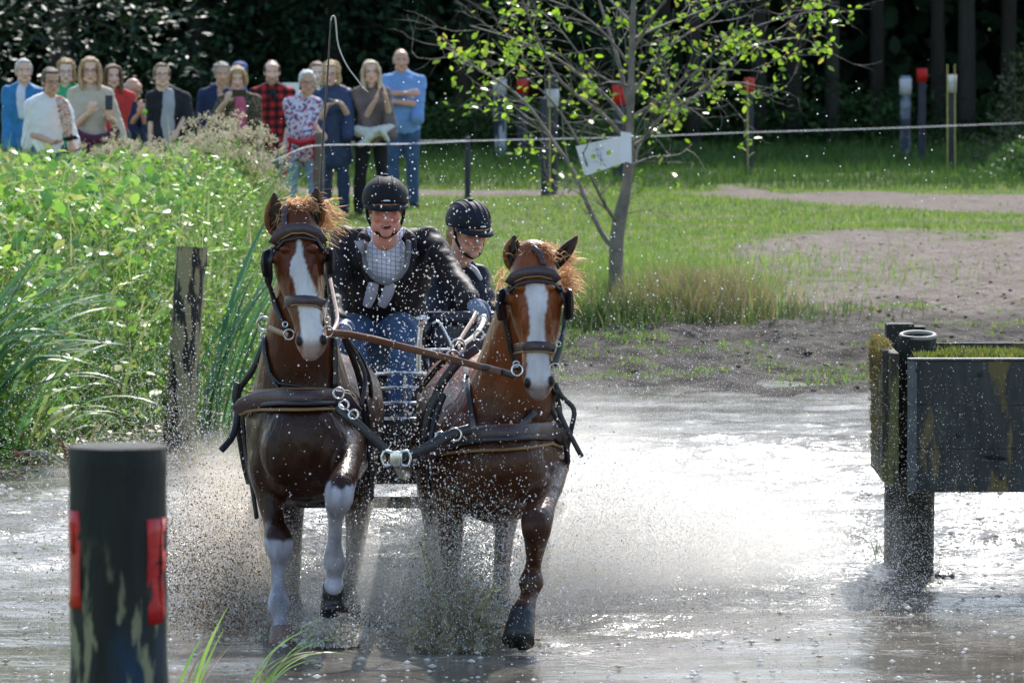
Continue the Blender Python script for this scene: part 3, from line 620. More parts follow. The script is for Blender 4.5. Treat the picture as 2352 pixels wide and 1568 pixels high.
def make_horse(sp):
    g_ = sp['root']; r = thing(sp['name'], sp['label'], 'horse', g_, 'pair of harnessed horses')
    b = B()
    b.tube([W(x, y, Y) for x, y, Y, a, h in sp['body']], [(a, h) for x, y, Y, a, h in sp['body']], seg=24, ref=(0, 0, 1), sub=4)
    b.tube([W(x, y, Y) for x, y, Y, a, h in sp['neck']], [(a, h) for x, y, Y, a, h in sp['neck']], seg=20, ref=(0, 1, 0), sub=4)
    for x, y, Y, *rr in sp['lumps']: b.ell(W(x, y, Y), rr)
    for lg in sp['legs']: b.tube([W(x, y, Y) for x, y, Y, q in lg], [q if hasattr(q, '__len__') else (q, q*1.12) for x, y, Y, q in lg], seg=14, sub=4)
    # head: stations down the face
    H = sp['head']
    b.tube([W(x, y, Yf+hd) for x, y, Yf, hw, hd in H], [(hw*mpp(Yf), hd) for x, y, Yf, hw, hd in H], seg=24, ref=(0, 1, 0), sub=4)
    e = H[2]
    hm = b.remesh(.011, 3)
    # head details added before a second fuse
    b = B(); b.bm.from_mesh(hm)
    for (x, y, Y, rr) in sp['bumps']: b.ell(W(x, y, Y), rr)
    for ear in sp['ears']:
        base, tip, yw, wd, lean = ear
        A_ = W(base[0], base[1], yw); T_ = W(tip[0], tip[1], yw-.02)
        d = T_-A_; n_ = 7; pts = [A_+d*(i/(n_-1))*.98+Vector((lean*math.sin(math.pi*i/(n_-1)), 0, 0)) for i in range(n_)]
        pr = [.70, .95, 1.0, .95, .78, .48, .12]
        b.tube(pts, [(wd*q, .011+.010*q) for q in pr], seg=14, ref=(0, 1, 0), sub=3)
        # rims that make the ear a cup
        for s_ in (-1, 1):
            b.tube([p_+Vector((s_*wd*q*.92, -.022*q, 0)) for p_, q in zip(pts, pr)], [.011*max(q, .45) for q in pr], seg=8, sub=3)
    body = b.remesh(.0085, 2, [(.16, .014)])
    co = coords(body); N_ = len(co)
    # coat colour by place on the body
    base_c = np.array(sp['coat']); C = np.tile(base_c, (N_, 1))
    nzv = fbm(co[:, 0]*1.0+co[:, 2]*.7, co[:, 1]+co[:, 2], .35, 3)
    C *= (.75+.5*nzv)[:, None]
    def lerp(Cc, c2, k): return Cc*(1-k[:, None])+np.array(c2)*k[:, None]
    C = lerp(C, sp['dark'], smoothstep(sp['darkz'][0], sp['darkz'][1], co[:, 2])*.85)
    # head local coordinates
    hp = [np.array(W(x, y, Yf)) for x, y, Yf, hw, hd in H]; zs = np.array([p_[2] for p_ in hp]); order = np.argsort(zs)
    hx = np.interp(co[:, 2], zs[order], np.array([p_[0] for p_ in hp])[order]); hy = np.interp(co[:, 2], zs[order], np.array([p_[1] for p_ in hp])[order])
    onhead = (co[:, 1] < hy+.16) & (co[:, 2] < zs.max()+.35) & (co[:, 2] > zs.min()-.05) & (np.abs(co[:, 0]-hx) < .19) & (co[:, 1] > hy-.1)
    bz = sp['blaze']; bzz = np.array([W(700, q[0], 28.6)[2] for q in bz])[::-1]
    wl = np.interp(co[:, 2], bzz, np.array([q[1] for q in bz])[::-1])*mpp(28.6); wr = np.interp(co[:, 2], bzz, np.array([q[2] for q in bz])[::-1])*mpp(28.6)
    jag = (fnoise(co[:, 2]*1.0, co[:, 0], .012, 5)-.5)*.007+(fnoise(co[:, 2], co[:, 0], .05, 6)-.5)*.012
    dx = co[:, 0]-hx; front = co[:, 1] < hy+.055
    k = (onhead & front).astype(float)*smoothstep(-.006, .006, dx+wl+jag)*smoothstep(-.006, .006, wr+jag-dx)*((co[:, 2] < bzz.max()) & (co[:, 2] > zs.min()-.03))
    C = lerp(C, (.66, .635, .65), k*(.86+.14*nzv))
    # muzzle pink / grey
    zm = zs.min(); k = onhead*smoothstep(zm+sp['muzz'], zm+sp['muzz']*.4, co[:, 2]+.02*(nzv-.5)); C = lerp(C, sp['muzzc'], k*.8)
    for (x, y, Y, q) in sp['nostrils']:
        c = np.array(W(x, y, Y)); dd = np.sqrt(((co[:, 0]-c[0])/q)**2+((co[:, 2]-c[2])/(q*1.35))**2+((co[:, 1]-c[1])/(q*4))**2); C = lerp(C, (.015, .01, .01), smoothstep(1.25, .8, dd)*onhead)
    # ears dark inside
    for ear in sp['ears']:
        A_ = np.array(W(ear[0][0], ear[0][1], ear[2])); T_ = np.array(W(ear[1][0], ear[1][1], ear[2])); d = T_-A_; l2 = d@d; t = ((co-A_)@d)/l2; perp = np.linalg.norm((co-A_)-t[:, None]*d, axis=1)
        on = (t > -.12) & (t < 1.15) & (perp < ear[3]*1.7)
        C = lerp(C, sp['earc'], on.astype(float)); lat = np.abs((co[:, 0]-A_[0])-t*d[0]); inner = on & (t > .05) & (lat < ear[3]*.70*np.interp(t, [0, .3, .7, 1], [.8, 1, .8, .1])) & (co[:, 1] < ear[2]+.004+.0*t)
        C = lerp(C, (.03, .013, .008), inner.astype(float))
    # socks
    for (x, ytop, Y, q, c, *lim) in sp['socks']:
        a = W(x, ytop, Y); jag2 = (fnoise(co[:, 0], co[:, 1], .03, 9)-.5)*.05
        k = ((np.abs(co[:, 0]-a.x) < q) & (np.abs(co[:, 1]-a.y) < .26)).astype(float)*smoothstep(a.z+.012, a.z-.012, co[:, 2]+jag2); 
        if lim: k = k*(~((co[:, 2] > W(x, lim[0], Y).z) & (co[:, 1] > lim[1])))
        st_ = fbm(co[:, 0]+5, co[:, 2]*.35, .03, 13); C = lerp(C, c, k*(.72+.28*smoothstep(.3, .6, st_)))
    for (x, y, Y, rr, c) in sp.get('patches', []):
        a = np.array(W(x, y, Y)); dd = np.linalg.norm(co-a, axis=1); C = lerp(C, c, smoothstep(rr*1.25, rr*.3, dd)*.7)
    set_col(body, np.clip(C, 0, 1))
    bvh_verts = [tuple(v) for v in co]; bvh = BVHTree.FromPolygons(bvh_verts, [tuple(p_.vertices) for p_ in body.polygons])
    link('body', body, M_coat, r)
    for (pts, rx, ry, rot) in sp['hooves']:
        b = B(); P3 = [W(*q) for q in pts]; n_ = len(P3)
        b.tube(P3, [(rx*q, ry*q) for q in np.linspace(.74, 1.0, n_)], seg=20, ref=(0, 1, 0), sub=2, flatcap=True)
        me_ = b.mesh(); link('hoof', me_, M_hoofd if rot == 0 else rot, r)
    for (x, y, Y, q) in sp['eyes']:
        b = B(); b.ell(W(x, y, Y), (q*.8, q, q)); link('eye', b.mesh(), M_eye, r)
    # forelock / mane
    rt, dr, ln = [], [], []
    for (x, y, Y, sx, sz, N, d, l) in sp['hair']:
        c = np.array(W(x, y, Y))+rng.normal(0, 1, (N, 3))*np.array([sx, .025, sz]); rt.append(c); dd = np.array(d)+rng.normal(0, .33, (N, 3)); dr.append(dd/np.linalg.norm(dd, axis=1)[:, None]); ln.append(l*rng.uniform(.4, 1.1, N))
    rt = np.concatenate(rt); dr = np.concatenate(dr); ln = np.concatenate(ln)
    link('mane', hair_strands(rt, dr, ln, rng.uniform(.005, .011, len(rt)), 6, .010), M_hair, r)
    tl = np.array(W(*sp['tail'])); N = 260
    link('tail', hair_strands(tl+rng.normal(0, .03, (N, 3)), np.array([0, .75, -.25])+rng.normal(0, .12, (N, 3)), rng.uniform(.4, .75, N), np.full(N, .008), 6), M_hair, r)
    return r, bvh

brown = (.085, .034, .016); dkb = (.016, .009, .007)
A_sp = dict(name='horse', label='dark chestnut horse on the left with white blaze and white lower front legs', root=(W(700, 1500, 29.2).x, 29.3, 0),
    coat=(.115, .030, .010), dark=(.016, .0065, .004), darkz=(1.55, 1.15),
    body=[(697, 1015, 28.98, .20, .24), (697, 1005, 29.12, .265, .32), (712, 990, 29.5, .275, .35), (730, 975, 30.0, .30, .36), (745, 955, 30.45, .30, .33), (752, 950, 30.8, .27, .27), (752, 950, 30.95, .16, .18)],
    neck=[(684, 560, 28.92, .075, .12), (684, 640, 29.0, .10, .15), (686, 730, 29.06, .145, .18), (690, 830, 29.15, .20, .21), (695, 930, 29.2, .25, .25), (697, 1000, 29.25, .24, .25)],
    lumps=[(625, 975, 29.22, .13, .2, .22), (772, 975, 29.25, .13, .2, .22), (650, 1035, 28.93, .115, .12, .16), (748, 1035, 28.93, .115, .12, .16), (607, 1060, 29.12, .075, .12, .16), (697, 1080, 29.1, .21, .22, .16), (660, 940, 30.65, .2, .3, .26), (795, 935, 30.6, .19, .3, .26)],
    legs=[[(622, 1010, 29.2, (.12, .17)), (615, 1080, 29.15, (.095, .13)), (620, 1140, 29.1, .068), (630, 1200, 29.05, .054), (639, 1238, 28.98, .073), (641, 1264, 28.98, .067), (640, 1296, 29.0, .040), (638, 1345, 29.0, .033), (640, 1388, 28.96, .056), (644, 1420, 28.93, .037), (648, 1450, 28.9, .044)],
          [(775, 990, 29.2, (.12, .17)), (795, 1040, 29.0, (.075, .11)), (796, 1080, 28.8, (.062, .08)), (782, 1118, 28.64, .070), (777, 1148, 28.61, .071), (772, 1182, 28.68, .043), (769, 1230, 28.78, .034), (768, 1272, 28.87, .047), (769, 1290, 28.88, .054), (767, 1320, 28.93, .036), (766, 1345, 28.93, .052)],
          [(655, 1020, 30.4, (.16, .24)), (655, 1110, 30.5, (.11, .15)), (668, 1200, 30.75, .065), (670, 1300, 30.6, .045), (668, 1370, 30.5, .045)],
          [(800, 1010, 30.4, (.16, .24)), (815, 1100, 30.4, (.11, .15)), (822, 1190, 30.6, .065), (812, 1290, 30.3, .045), (800, 1370, 30.1, .045)]],
    head=[(682, 505, 28.62, 44, .09), (684, 545, 28.57, 56, .12), (687, 600, 28.52, 60, .145), (693, 650, 28.48, 54, .145), (701, 700, 28.45, 43, .115), (709, 740, 28.42, 37, .09), (714, 775, 28.40, 38, .072), (715, 800, 28.41, 33, .055), (713, 814, 28.45, 22, .035)],
    bumps=[(668, 640, 28.50, (.014, .03, .07)), (724, 640, 28.50, (.014, .03, .07)), (655, 572, 28.545, (.03, .03, .018)), (716, 570, 28.545, (.03, .03, .018)), (634, 592, 28.62, (.032, .04, .03)), (738, 590, 28.62, (.032, .04, .03)), (690, 782, 28.42, (.026, .03, .032)), (740, 780, 28.42, (.026, .03, .032)), (712, 815, 28.46, (.04, .03, .018))],
    ears=[((636, 535), (630, 440), 28.74, .046, -.006), ((716, 528), (727, 428), 28.74, .048, .006)],
    blaze=[(548, 0, 4), (575, 4, 8), (600, 20, 14), (625, 24, 18), (660, 18, 28), (700, 18, 30), (735, 20, 30), (770, 22, 30), (810, 18, 18)],
    muzz=.085, muzzc=(.34, .22, .20), nostrils=[(688, 784, 28.40, .017), (743, 780, 28.40, .019)],
    earc=(.22, .075, .025), socks=[(641, 1232, 29.0, .14, (.46, .46, .55)), (777, 1108, 28.75, .13, (.46, .45, .53), 1185, 28.80)],
    patches=[(768, 1292, 28.85, .065, (.24, .22, .22)), (640, 1385, 28.9, .05, (.28, .26, .28)), (648, 1425, 28.86, .035, (.22, .14, .11))],
    hooves=[([(646, 1440, 28.88), (648, 1500, 28.84)], .072, .085, M_hoofl), ([(766, 1345, 28.93), (766, 1378, 28.97), (768, 1408, 28.95)], .068, .065, 0), ([(668, 1370, 30.5), (668, 1400, 30.45)], .065, .07, 0), ([(800, 1370, 30.1), (800, 1405, 30.05)], .065, .07, 0)],
    eyes=[(629, 594, 28.63, .026), (743, 592, 28.63, .026)],
    hair=[(686, 474, 28.70, .045, .018, 300, (.35, -.5, .15), .075), (735, 500, 28.95, .02, .04, 110, (.9, .3, .1), .15), (672, 500, 28.72, .03, .02, 160, (-.1, -.3, -.6), .10), (690, 476, 28.86, .04, .01, 120, (.3, .2, .25), .07)],
    tail=(752, 880, 31.0))
B_sp = dict(name='horse', label='reddish chestnut horse on the right with a broad white blaze and brown legs', root=(W(1150, 1480, 29.2).x, 29.3, 0),
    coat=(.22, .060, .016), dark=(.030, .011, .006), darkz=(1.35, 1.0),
    body=[(1150, 1060, 28.98, .22, .22), (1148, 1050, 29.12, .29, .30), (1140, 1020, 29.5, .30, .35), (1110, 985, 30.0, .31, .36), (1094, 955, 30.45, .30, .33), (1092, 950, 30.8, .26, .27), (1092, 950, 30.95, .16, .18)],
    neck=[(1222, 640, 28.95, .08, .12), (1205, 700, 29.0, .115, .15), (1188, 780, 29.08, .15, .18), (1180, 870, 29.15, .20, .21), (1160, 960, 29.2, .26, .25), (1150, 1030, 29.25, .26, .25)],
    lumps=[(1062, 1020, 29.22, .14, .2, .22), (1235, 1020, 29.25, .14, .2, .22), (1098, 1085, 28.93, .12, .12, .16), (1200, 1085, 28.93, .12, .12, .16), (1145, 1120, 29.1, .23, .22, .17), (1042, 940, 30.6, .19, .3, .27), (1110, 930, 30.65, .2, .3, .26)],
    legs=[[(1045, 1060, 29.2, (.12, .17)), (1035, 1130, 29.15, (.09, .13)), (1036, 1190, 29.1, .066), (1036, 1250, 29.05, .06), (1038, 1300, 29.0, .042), (1040, 1370, 29.0, .038), (1042, 1410, 28.98, .045), (1044, 1440, 28.95, .04)],
          [(1235, 1070, 29.2, (.11, .16)), (1246, 1120, 28.95, (.066, .1)), (1244, 1160, 28.75, (.052, .07)), (1232, 1195, 28.62, .068), (1231, 1222, 28.60, .064), (1229, 1262, 28.70, .041), (1225, 1302, 28.77, .034), (1220, 1338, 28.74, .055), (1217, 1362, 28.72, .038), (1208, 1388, 28.66, .045), (1200, 1408, 28.62, .057)],
          [(1015, 1020, 30.4, (.16, .24)), (1005, 1110, 30.5, (.11, .15)), (1000, 1200, 30.75, .065), (1000, 1300, 30.6, .045), (1002, 1370, 30.5, .045)],
          [(1150, 1010, 30.4, (.16, .24)), (1155, 1100, 30.4, (.11, .15)), (1160, 1190, 30.6, .065), (1155, 1290, 30.3, .045), (1150, 1370, 30.1, .045)]],
    head=[(1224, 590, 28.62, 46, .09), (1226, 632, 28.57, 58, .12), (1230, 690, 28.52, 64, .145), (1233, 745, 28.48, 55, .14), (1235, 795, 28.45, 42, .11), (1235, 835, 28.42, 37, .09), (1236, 868, 28.40, 38, .072), (1237, 895, 28.42, 31, .055), (1236, 907, 28.46, 20, .035)],
    bumps=[(1203, 735, 28.50, (.014, .03, .07)), (1262, 735, 28.50, (.014, .03, .07)), (1196, 660, 28.545, (.03, .03, .018)), (1262, 660, 28.545, (.03, .03, .018)), (1172, 685, 28.62, (.032, .04, .03)), (1288, 683, 28.62, (.032, .04, .03)), (1214, 878, 28.41, (.026, .03, .034)), (1262, 874, 28.42, (.026, .03, .034)), (1238, 907, 28.47, (.04, .03, .018))],
    ears=[((1182, 618), (1182, 538), 28.74, .046, -.008), ((1270, 614), (1326, 542), 28.76, .036, .0)],
    blaze=[(650, 20, 24), (670, 24, 30), (700, 18, 24), (735, 14, 18), (770, 22, 16), (800, 24, 24), (830, 26, 30), (860, 26, 28), (885, 20, 18)],
    muzz=.07, muzzc=(.20, .14, .14), nostrils=[(1211, 880, 28.39, .019), (1266, 874, 28.41, .018)],
    earc=(.32, .11, .04), socks=[(1042, 1405, 28.95, .1, (.3, .3, .3))],
    patches=[(1220, 1338, 28.72, .06, (.05, .03, .025)), (1232, 1205, 28.62, .07, (.10, .055, .045)), (1206, 1392, 28.64, .055, (.15, .085, .065))],
    hooves=[([(1044, 1430, 28.95), (1044, 1480, 28.92)], .072, .085, 0), ([(1202, 1398, 28.60), (1196, 1434, 28.56), (1190, 1472, 28.50)], .078, .074, 0), ([(1002, 1370, 30.5), (1002, 1400, 30.45)], .065, .07, 0), ([(1150, 1370, 30.1), (1150, 1405, 30.05)], .065, .07, 0)],
    eyes=[(1167, 688, 28.63, .026), (1293, 686, 28.63, .026)],
    hair=[(1228, 576, 28.70, .05, .018, 300, (.4, -.4, .2), .08), (1290, 640, 28.95, .02, .04, 170, (.9, .3, .0), .12), (1225, 590, 28.72, .03, .02, 160, (.3, -.3, -.5), .10), (1275, 590, 28.9, .035, .01, 160, (.9, .1, .1), .10), (1155, 640, 28.95, .01, .05, 40, (-.5, .2, -.6), .06)],
    tail=(1070, 880, 31.0))
HA, bvA = make_horse(A_sp); HB, bvB = make_horse(B_sp)

# ------------------------------------------------------------------ bridles and breast collars
def on(name, m, r, *meshes):
    fl = []
    for x in meshes: fl.extend(x if isinstance(x, list) else [x])
    return [link(name, x, m, r) for x in fl][0]
def sub(name, m, parent, *meshes): return on(name, m, parent, *meshes)
def rings(*specs):
    return [B().ring(W(x, y, Y), (rnd.uniform(-.25, .25), 1, rnd.uniform(-.2, .2)), R, r_).mesh() for (x, y, Y, R, r_) in specs]
def blinker(sx, cx, cy, Y, w_, h_):
    b = B(); c = W(cx, cy, Y)
    pts = []
    for i in range(20):
        a = 2*math.pi*i/20; yy = math.copysign(abs(math.cos(a))**.5, math.cos(a))*w_/2; zz = math.copysign(abs(math.sin(a))**.5, math.sin(a))*h_/2
        pts.append(c+Vector((sx*(.010+.26*(-yy+w_/2)-abs(zz)*.12), yy, zz)))
    b.poly(pts, (sx*.009, 0, 0)); return b.mesh(False)
# horse on the left
br = on('bridle', M_leather, HA, strap(bvA, [(627, 560), (640, 537), (670, 523), (700, 522), (730, 534), (745, 558)], .045, 28.6, .012),
        strap(bvA, [(655, 690), (680, 688), (700, 688), (725, 690), (744, 698)], .042, 28.45, .010), strap(bvA, [(655, 525), (652, 495), (658, 472)], .026, 28.7, .01))
sub('piping', M_tan, br, strap(bvA, [(627, 571), (642, 550), (670, 536), (700, 535), (730, 547), (744, 566)], .008, 28.6, .016), strap(bvA, [(655, 703), (680, 700), (700, 700), (725, 702), (743, 710)], .008, 28.45, .014))
sub('cheek_strap', M_blackl, br, strap(bvA, [(624, 565), (620, 600), (622, 650), (632, 700), (650, 745), (665, 768)], .022, 28.6, .014), strap(bvA, [(744, 560), (752, 600), (754, 650), (750, 700), (750, 745)], .020, 28.6, .014), strap(bvA, [(634, 575), (650, 553), (690, 545), (730, 552), (748, 580)], .012, 28.55, .012))
on('blinker', M_blackl, HA, blinker(-1, 622, 605, 28.58, .12, .13)); on('blinker', M_blackl, HA, blinker(1, 749, 600, 28.58, .12, .13))
sub('bit_ring', M_steel, br, rings((664, 768, 28.44, .024, .004), (752, 762, 28.44, .026, .004), (655, 745, 28.45, .012, .003), (752, 735, 28.45, .013, .003), (657, 472, 28.7, .013, .003)))
on('mouth_strap', M_rein, HA, free_strap([W(617, 752, 28.75), W(640, 762, 28.6), W(662, 770, 28.46)], .026))
bc = on('breast_collar', M_leather, HA, strap(bvA, [(548, 948), (560, 930), (590, 916), (640, 911), (700, 912), (760, 911), (800, 917), (826, 938)], .078, 28.95, .014, .014, step=14))
sub('piping', M_tan, bc, strap(bvA, [(550, 952), (570, 942), (600, 940), (650, 940), (700, 940), (760, 938), (800, 940), (830, 958)], .014, 28.95, .022, .012), strap(bvA, [(570, 900), (600, 896), (650, 892), (740, 892), (800, 898), (822, 914)], .009, 28.95, .034, .01))
sub('overlay_strap', M_blackl, bc, strap(bvA, [(575, 930), (640, 924), (700, 925), (770, 924), (812, 932)], .022, 28.95, .034, .006))
sub('buckle', M_steel, bc, rings((778, 903, 28.75, .026, .006), (790, 930, 28.72, .022, .006), (812, 952, 28.70, .022, .006)))
on('neck_strap', M_blackl, HA, strap(bvA, [(606, 770), (608, 810), (618, 860), (640, 895), (700, 905)], .018, 29.0, .014), strap(bvA, [(770, 775), (772, 830), (770, 890)], .024, 29.0, .02), strap(bvA, [(612, 850), (640, 880), (700, 888), (780, 900)], .012, 29.0, .02))
on('terret_ring', M_steel, HA, rings((606, 743, 29.3, .032, .006), (610, 772, 29.3, .022, .006), (790, 760, 29.3, .034, .006)))
on('trace_strap', M_blackl, HA, free_strap([W(612, 775, 29.35), W(580, 850, 29.35), W(548, 900, 29.4), W(545, 960, 29.5), W(560, 1060, 29.7), W(572, 1110, 29.9)], .03, .008),
   free_strap([W(790, 775, 29.35), W(820, 850, 29.4), W(838, 930, 29.5), W(848, 1000, 29.7), W(850, 1060, 29.9)], .03, .008),
   free_strap([W(545, 880, 29.3), W(540, 910, 29.3), W(545, 950, 29.3), W(535, 1000, 29.25), W(508, 1034, 29.2)], .032, .008),
   free_strap([W(556, 950, 29.3), W(566, 1050, 29.3), W(576, 1100, 29.25), W(590, 1190, 29.25)], .022, .008),
   free_strap([W(830, 930, 29.3), W(845, 1010, 29.4), W(855, 1150, 29.4)], .020, .008),
   free_strap([W(788, 770, 29.3), W(825, 815, 29.4), W(850, 880, 29.7), W(852, 960, 30.2)], .022, .008), free_strap([W(800, 780, 29.3), W(838, 860, 29.3), W(830, 930, 29.2)], .02, .008),
   free_strap([W(640, 1150, 29.3), W(700, 1160, 29.2), W(760, 1155, 29.3)], .028, .01))
on('pole_strap', M_blackl, HA, free_strap([W(775, 935, 28.78), W(800, 955, 28.72), W(850, 1000, 28.7), W(895, 1042, 28.7)], .045, .012))
# horse on the right
br = on('bridle', M_leather, HB, strap(bvB, [(1168, 652), (1180, 634), (1205, 623), (1240, 620), (1268, 627), (1282, 645)], .045, 28.6, .012),
        strap(bvB, [(1178, 800), (1200, 796), (1230, 793), (1255, 795), (1275, 800)], .042, 28.45, .010), strap(bvB, [(1222, 565), (1240, 580), (1250, 612)], .024, 28.7, .02))
sub('piping', M_tan, br, strap(bvB, [(1168, 665), (1182, 647), (1205, 637), (1240, 634), (1268, 641), (1284, 657)], .008, 28.6, .016), strap(bvB, [(1178, 812), (1200, 808), (1230, 806), (1255, 807), (1275, 812)], .008, 28.45, .014))
sub('cheek_strap', M_blackl, br, strap(bvB, [(1163, 655), (1158, 700), (1162, 750), (1172, 800), (1185, 835), (1192, 850)], .022, 28.6, .014), strap(bvB, [(1285, 655), (1300, 700), (1296, 750), (1285, 800), (1272, 835)], .020, 28.6, .014), strap(bvB, [(1170, 672), (1190, 652), (1230, 644), (1270, 650), (1292, 670)], .014, 28.55, .012))
on('blinker', M_blackl, HB, blinker(-1, 1160, 700, 28.58, .12, .15)); on('blinker', M_blackl, HB, blinker(1, 1296, 698, 28.58, .12, .15))
sub('bit_ring', M_steel, br, rings((1188, 850, 28.44, .026, .005), (1186, 836, 28.45, .014, .004), (1274, 846, 28.44, .024, .004), (1222, 565, 28.7, .013, .003), (1282, 790, 28.45, .012, .003)))
on('mouth_strap', M_blackl, HB, free_strap([W(1108, 842, 28.7), W(1140, 850, 28.6), W(1182, 862, 28.46)], .032, .008))
bc = on('breast_collar', M_leather, HB, strap(bvB, [(985, 1050), (1000, 1025), (1050, 1003), (1120, 995), (1180, 992), (1240, 988), (1285, 990), (1303, 1008)], .082, 28.95, .014, .014, step=14))
sub('piping', M_tan, bc, strap(bvB, [(990, 1048), (1040, 1038), (1100, 1034), (1160, 1032), (1220, 1027), (1270, 1018), (1298, 1030)], .014, 28.95, .022, .012), strap(bvB, [(1005, 1000), (1050, 988), (1100, 980), (1200, 974), (1280, 970)], .009, 28.95, .034, .01))
sub('overlay_strap', M_blackl, bc, strap(bvB, [(1010, 1030), (1060, 1016), (1120, 1008), (1180, 1006), (1240, 1000), (1290, 1002)], .024, 28.95, .034, .006))
sub('buckle', M_steel, bc, rings((1045, 998, 28.75, .030, .006), (1012, 1003, 28.74, .024, .006)))
on('neck_strap', M_blackl, HB, strap(bvB, [(1070, 840), (1072, 880), (1080, 930), (1090, 990)], .024, 29.1, .014), strap(bvB, [(1230, 945), (1212, 962), (1180, 985)], .03, 29.0, .02), strap(bvB, [(1275, 890), (1284, 930), (1290, 985)], .026, 29.0, .02))
on('terret_ring', M_steel, HB, rings((1052, 795, 29.5, .034, .006), (1040, 820, 29.4, .032, .006), (1100, 770, 29.5, .024, .005)))
on('trace_strap', M_blackl, HB, free_strap([W(1095, 800, 29.4), W(1050, 835, 29.35), W(1010, 890, 29.35), W(988, 960, 29.4), W(975, 1020, 29.45)], .045, .012),
   free_strap([W(1060, 790, 29.6), W(1000, 850, 29.9), W(960, 900, 30.3)], .03, .008), free_strap([W(1010, 900, 29.3), W(985, 950, 29.3), W(975, 1010, 29.3)], .05, .012), free_strap([W(1020, 905, 29.3), W(1000, 960, 29.25), W(988, 1020, 29.2)], .03, .01),
   free_strap([W(1275, 880, 29.1), W(1290, 910, 29.1), W(1318, 940, 29.1), W(1312, 985, 29.1), W(1300, 1040, 29.15)], .024, .008), free_strap([W(1280, 935, 29.0), W(1300, 980, 29.0), W(1336, 1048, 29.0)], .024, .008),
   free_strap([W(1300, 985, 29.1), W(1302, 1050, 29.15), W(1285, 1130, 29.2)], .026, .008), free_strap([W(1290, 1000, 29.1), W(1305, 1060, 29.15), W(1272, 1110, 29.2)], .022, .008), free_strap([W(975, 1020, 29.3), W(985, 1120, 29.3), W(988, 1200, 29.3)], .020, .008),
   free_strap([W(1278, 900, 29.1), W(1268, 940, 29.1), W(1290, 980, 29.05)], .02, .008))
on('pole_strap', M_blackl, HB, free_strap([W(1080, 985, 28.78), W(1030, 1000, 28.74), W(980, 1028, 28.7), W(925, 1052, 28.7)], .05, .012))
# splash wet skirts are built with the spray

# ------------------------------------------------------------------ carriage
M_iron = mat('black painted iron', (.012, .014, .022), rough=.3, vary=.4, scale=20, bump=.1)
M_alu = mat('brushed aluminium', (.66, .68, .72), rough=.25, metal=1, vary=.12)
M_seat = mat('blue black vinyl', (.022, .03, .055), rough=.32, vary=.3, bump=.15, bscale=25)
M_rub = mat('rubber', (.02, .02, .02), rough=.8)
cr = thing('carriage', 'black marathon carriage with curved silver dash rails behind the two horses', 'carriage', (W(930, 1300, 32).x, 32, 0))
b = B(); x0 = W(930, 1000, 31.4).x
b.box((x0, 31.55, .62), (.62, .5, .12), bev=.02).box((x0, 32.6, .58), (.5, 1.8, .1), bev=.02).box((x0, 31.32, .80), (.60, .04, .26), bev=.01)
b.tube([(x0-.75, 31.5, .45), (x0+.75, 31.5, .45)], [.03, .03], sub=1).tube([(x0-.75, 33.4, .5), (x0+.75, 33.4, .5)], [.03, .03], sub=1)
for s_ in (-1, 1): b.tube([(x0+s_*.3, 31.3, .7), (x0+s_*.36, 31.5, 1.1), (x0+s_*.34, 32.0, 1.15), (x0+s_*.3, 33.0, .7)], [.02]*4)
link('frame', b.mesh(), M_iron, cr)
b = B()
for yy in (857, 891, 926, 962):
    b.tube([W(842, yy+12, 31.5), W(870, yy+1, 31.2), W(930, yy-1, 31.1), W(985, yy+2, 31.2), W(1010, yy+14, 31.5)], [.010]*5, seg=8)
b.tube([W(930, 855, 31.12), W(930, 962, 31.12)], [.006]*2, sub=1, seg=8)
link('dash_rail', b.mesh(), M_alu, cr)
b = B(); b.tube([W(968, 735, 31.4), W(962, 800, 31.4), W(962, 860, 31.4)], [.014]*3).ell(W(969, 731, 31.4), (.035, .03, .02)).box(W(968, 740, 31.4), (.03, .03, .05), bev=.006)
b.tube([W(995, 742, 31.6), W(1010, 742, 31.6), W(1040, 800, 31.6)], [.008]*3, seg=8).tube([W(975, 803, 31.5), W(1060, 803, 31.5)], [.008]*2, seg=8)
link('brake_lever', b.mesh(), M_alu, cr)
b = B(); c = W(1062, 728, 32.1); b.box(c, (.36, .1, .06), bev=.02).box(c+Vector((0, .05, -.16)), (.34, .06, .26), bev=.02); b.box(W(880, 840, 32.4), (.5, .45, .12), bev=.04).box(W(880, 890, 32.5), (.46, .5, .3), bev=.02)
link('seat', b.mesh(), M_seat, cr)
for (wx, wy, R) in ((x0-.72, 31.5, .42), (x0+.72, 31.5, .42), (x0-.75, 33.4, .5), (x0+.75, 33.4, .5)):
    b = B(); b.ring((wx, wy, R), (1, 0, 0), R-.03, .025, 36, 8); wh = link('wheel', b.mesh(), M_iron, cr); LOC[wh.name] = LOC[cr.name]
    b = B(); b.ring((wx, wy, R), (1, 0, 0), R-.004, .016, 36, 8); link('tyre', b.mesh(), M_rub, wh)
    b = B(); b.tube([(wx-.05, wy, R), (wx+.05, wy, R)], [.05]*2, sub=1)
    for k in range(12): a = k*math.pi/6; b.tube([(wx, wy, R), (wx, wy+math.cos(a)*(R-.04), R+math.sin(a)*(R-.04))], [.010]*2, sub=1, seg=6)
    link('spoke', b.mesh(), M_iron, wh)
b = B(); pc = W(910, 1052, 28.68); b.tube([pc+Vector((0, .03, 0)), (x0, 31.3, .62)], [.032, .04], sub=1); link('pole', b.mesh(), M_iron, cr)
b = B(); b.box(pc, (.060, .045, .068), bev=.01)
for s_ in (-1, 1):
    b.tube([pc+Vector((s_*.025, -.01, .03)), pc+Vector((s_*.055, -.01, .034)), pc+Vector((s_*.068, -.01, .0)), pc+Vector((s_*.055, -.01, -.034)), pc+Vector((s_*.025, -.01, -.03))], [.008]*5, seg=8)
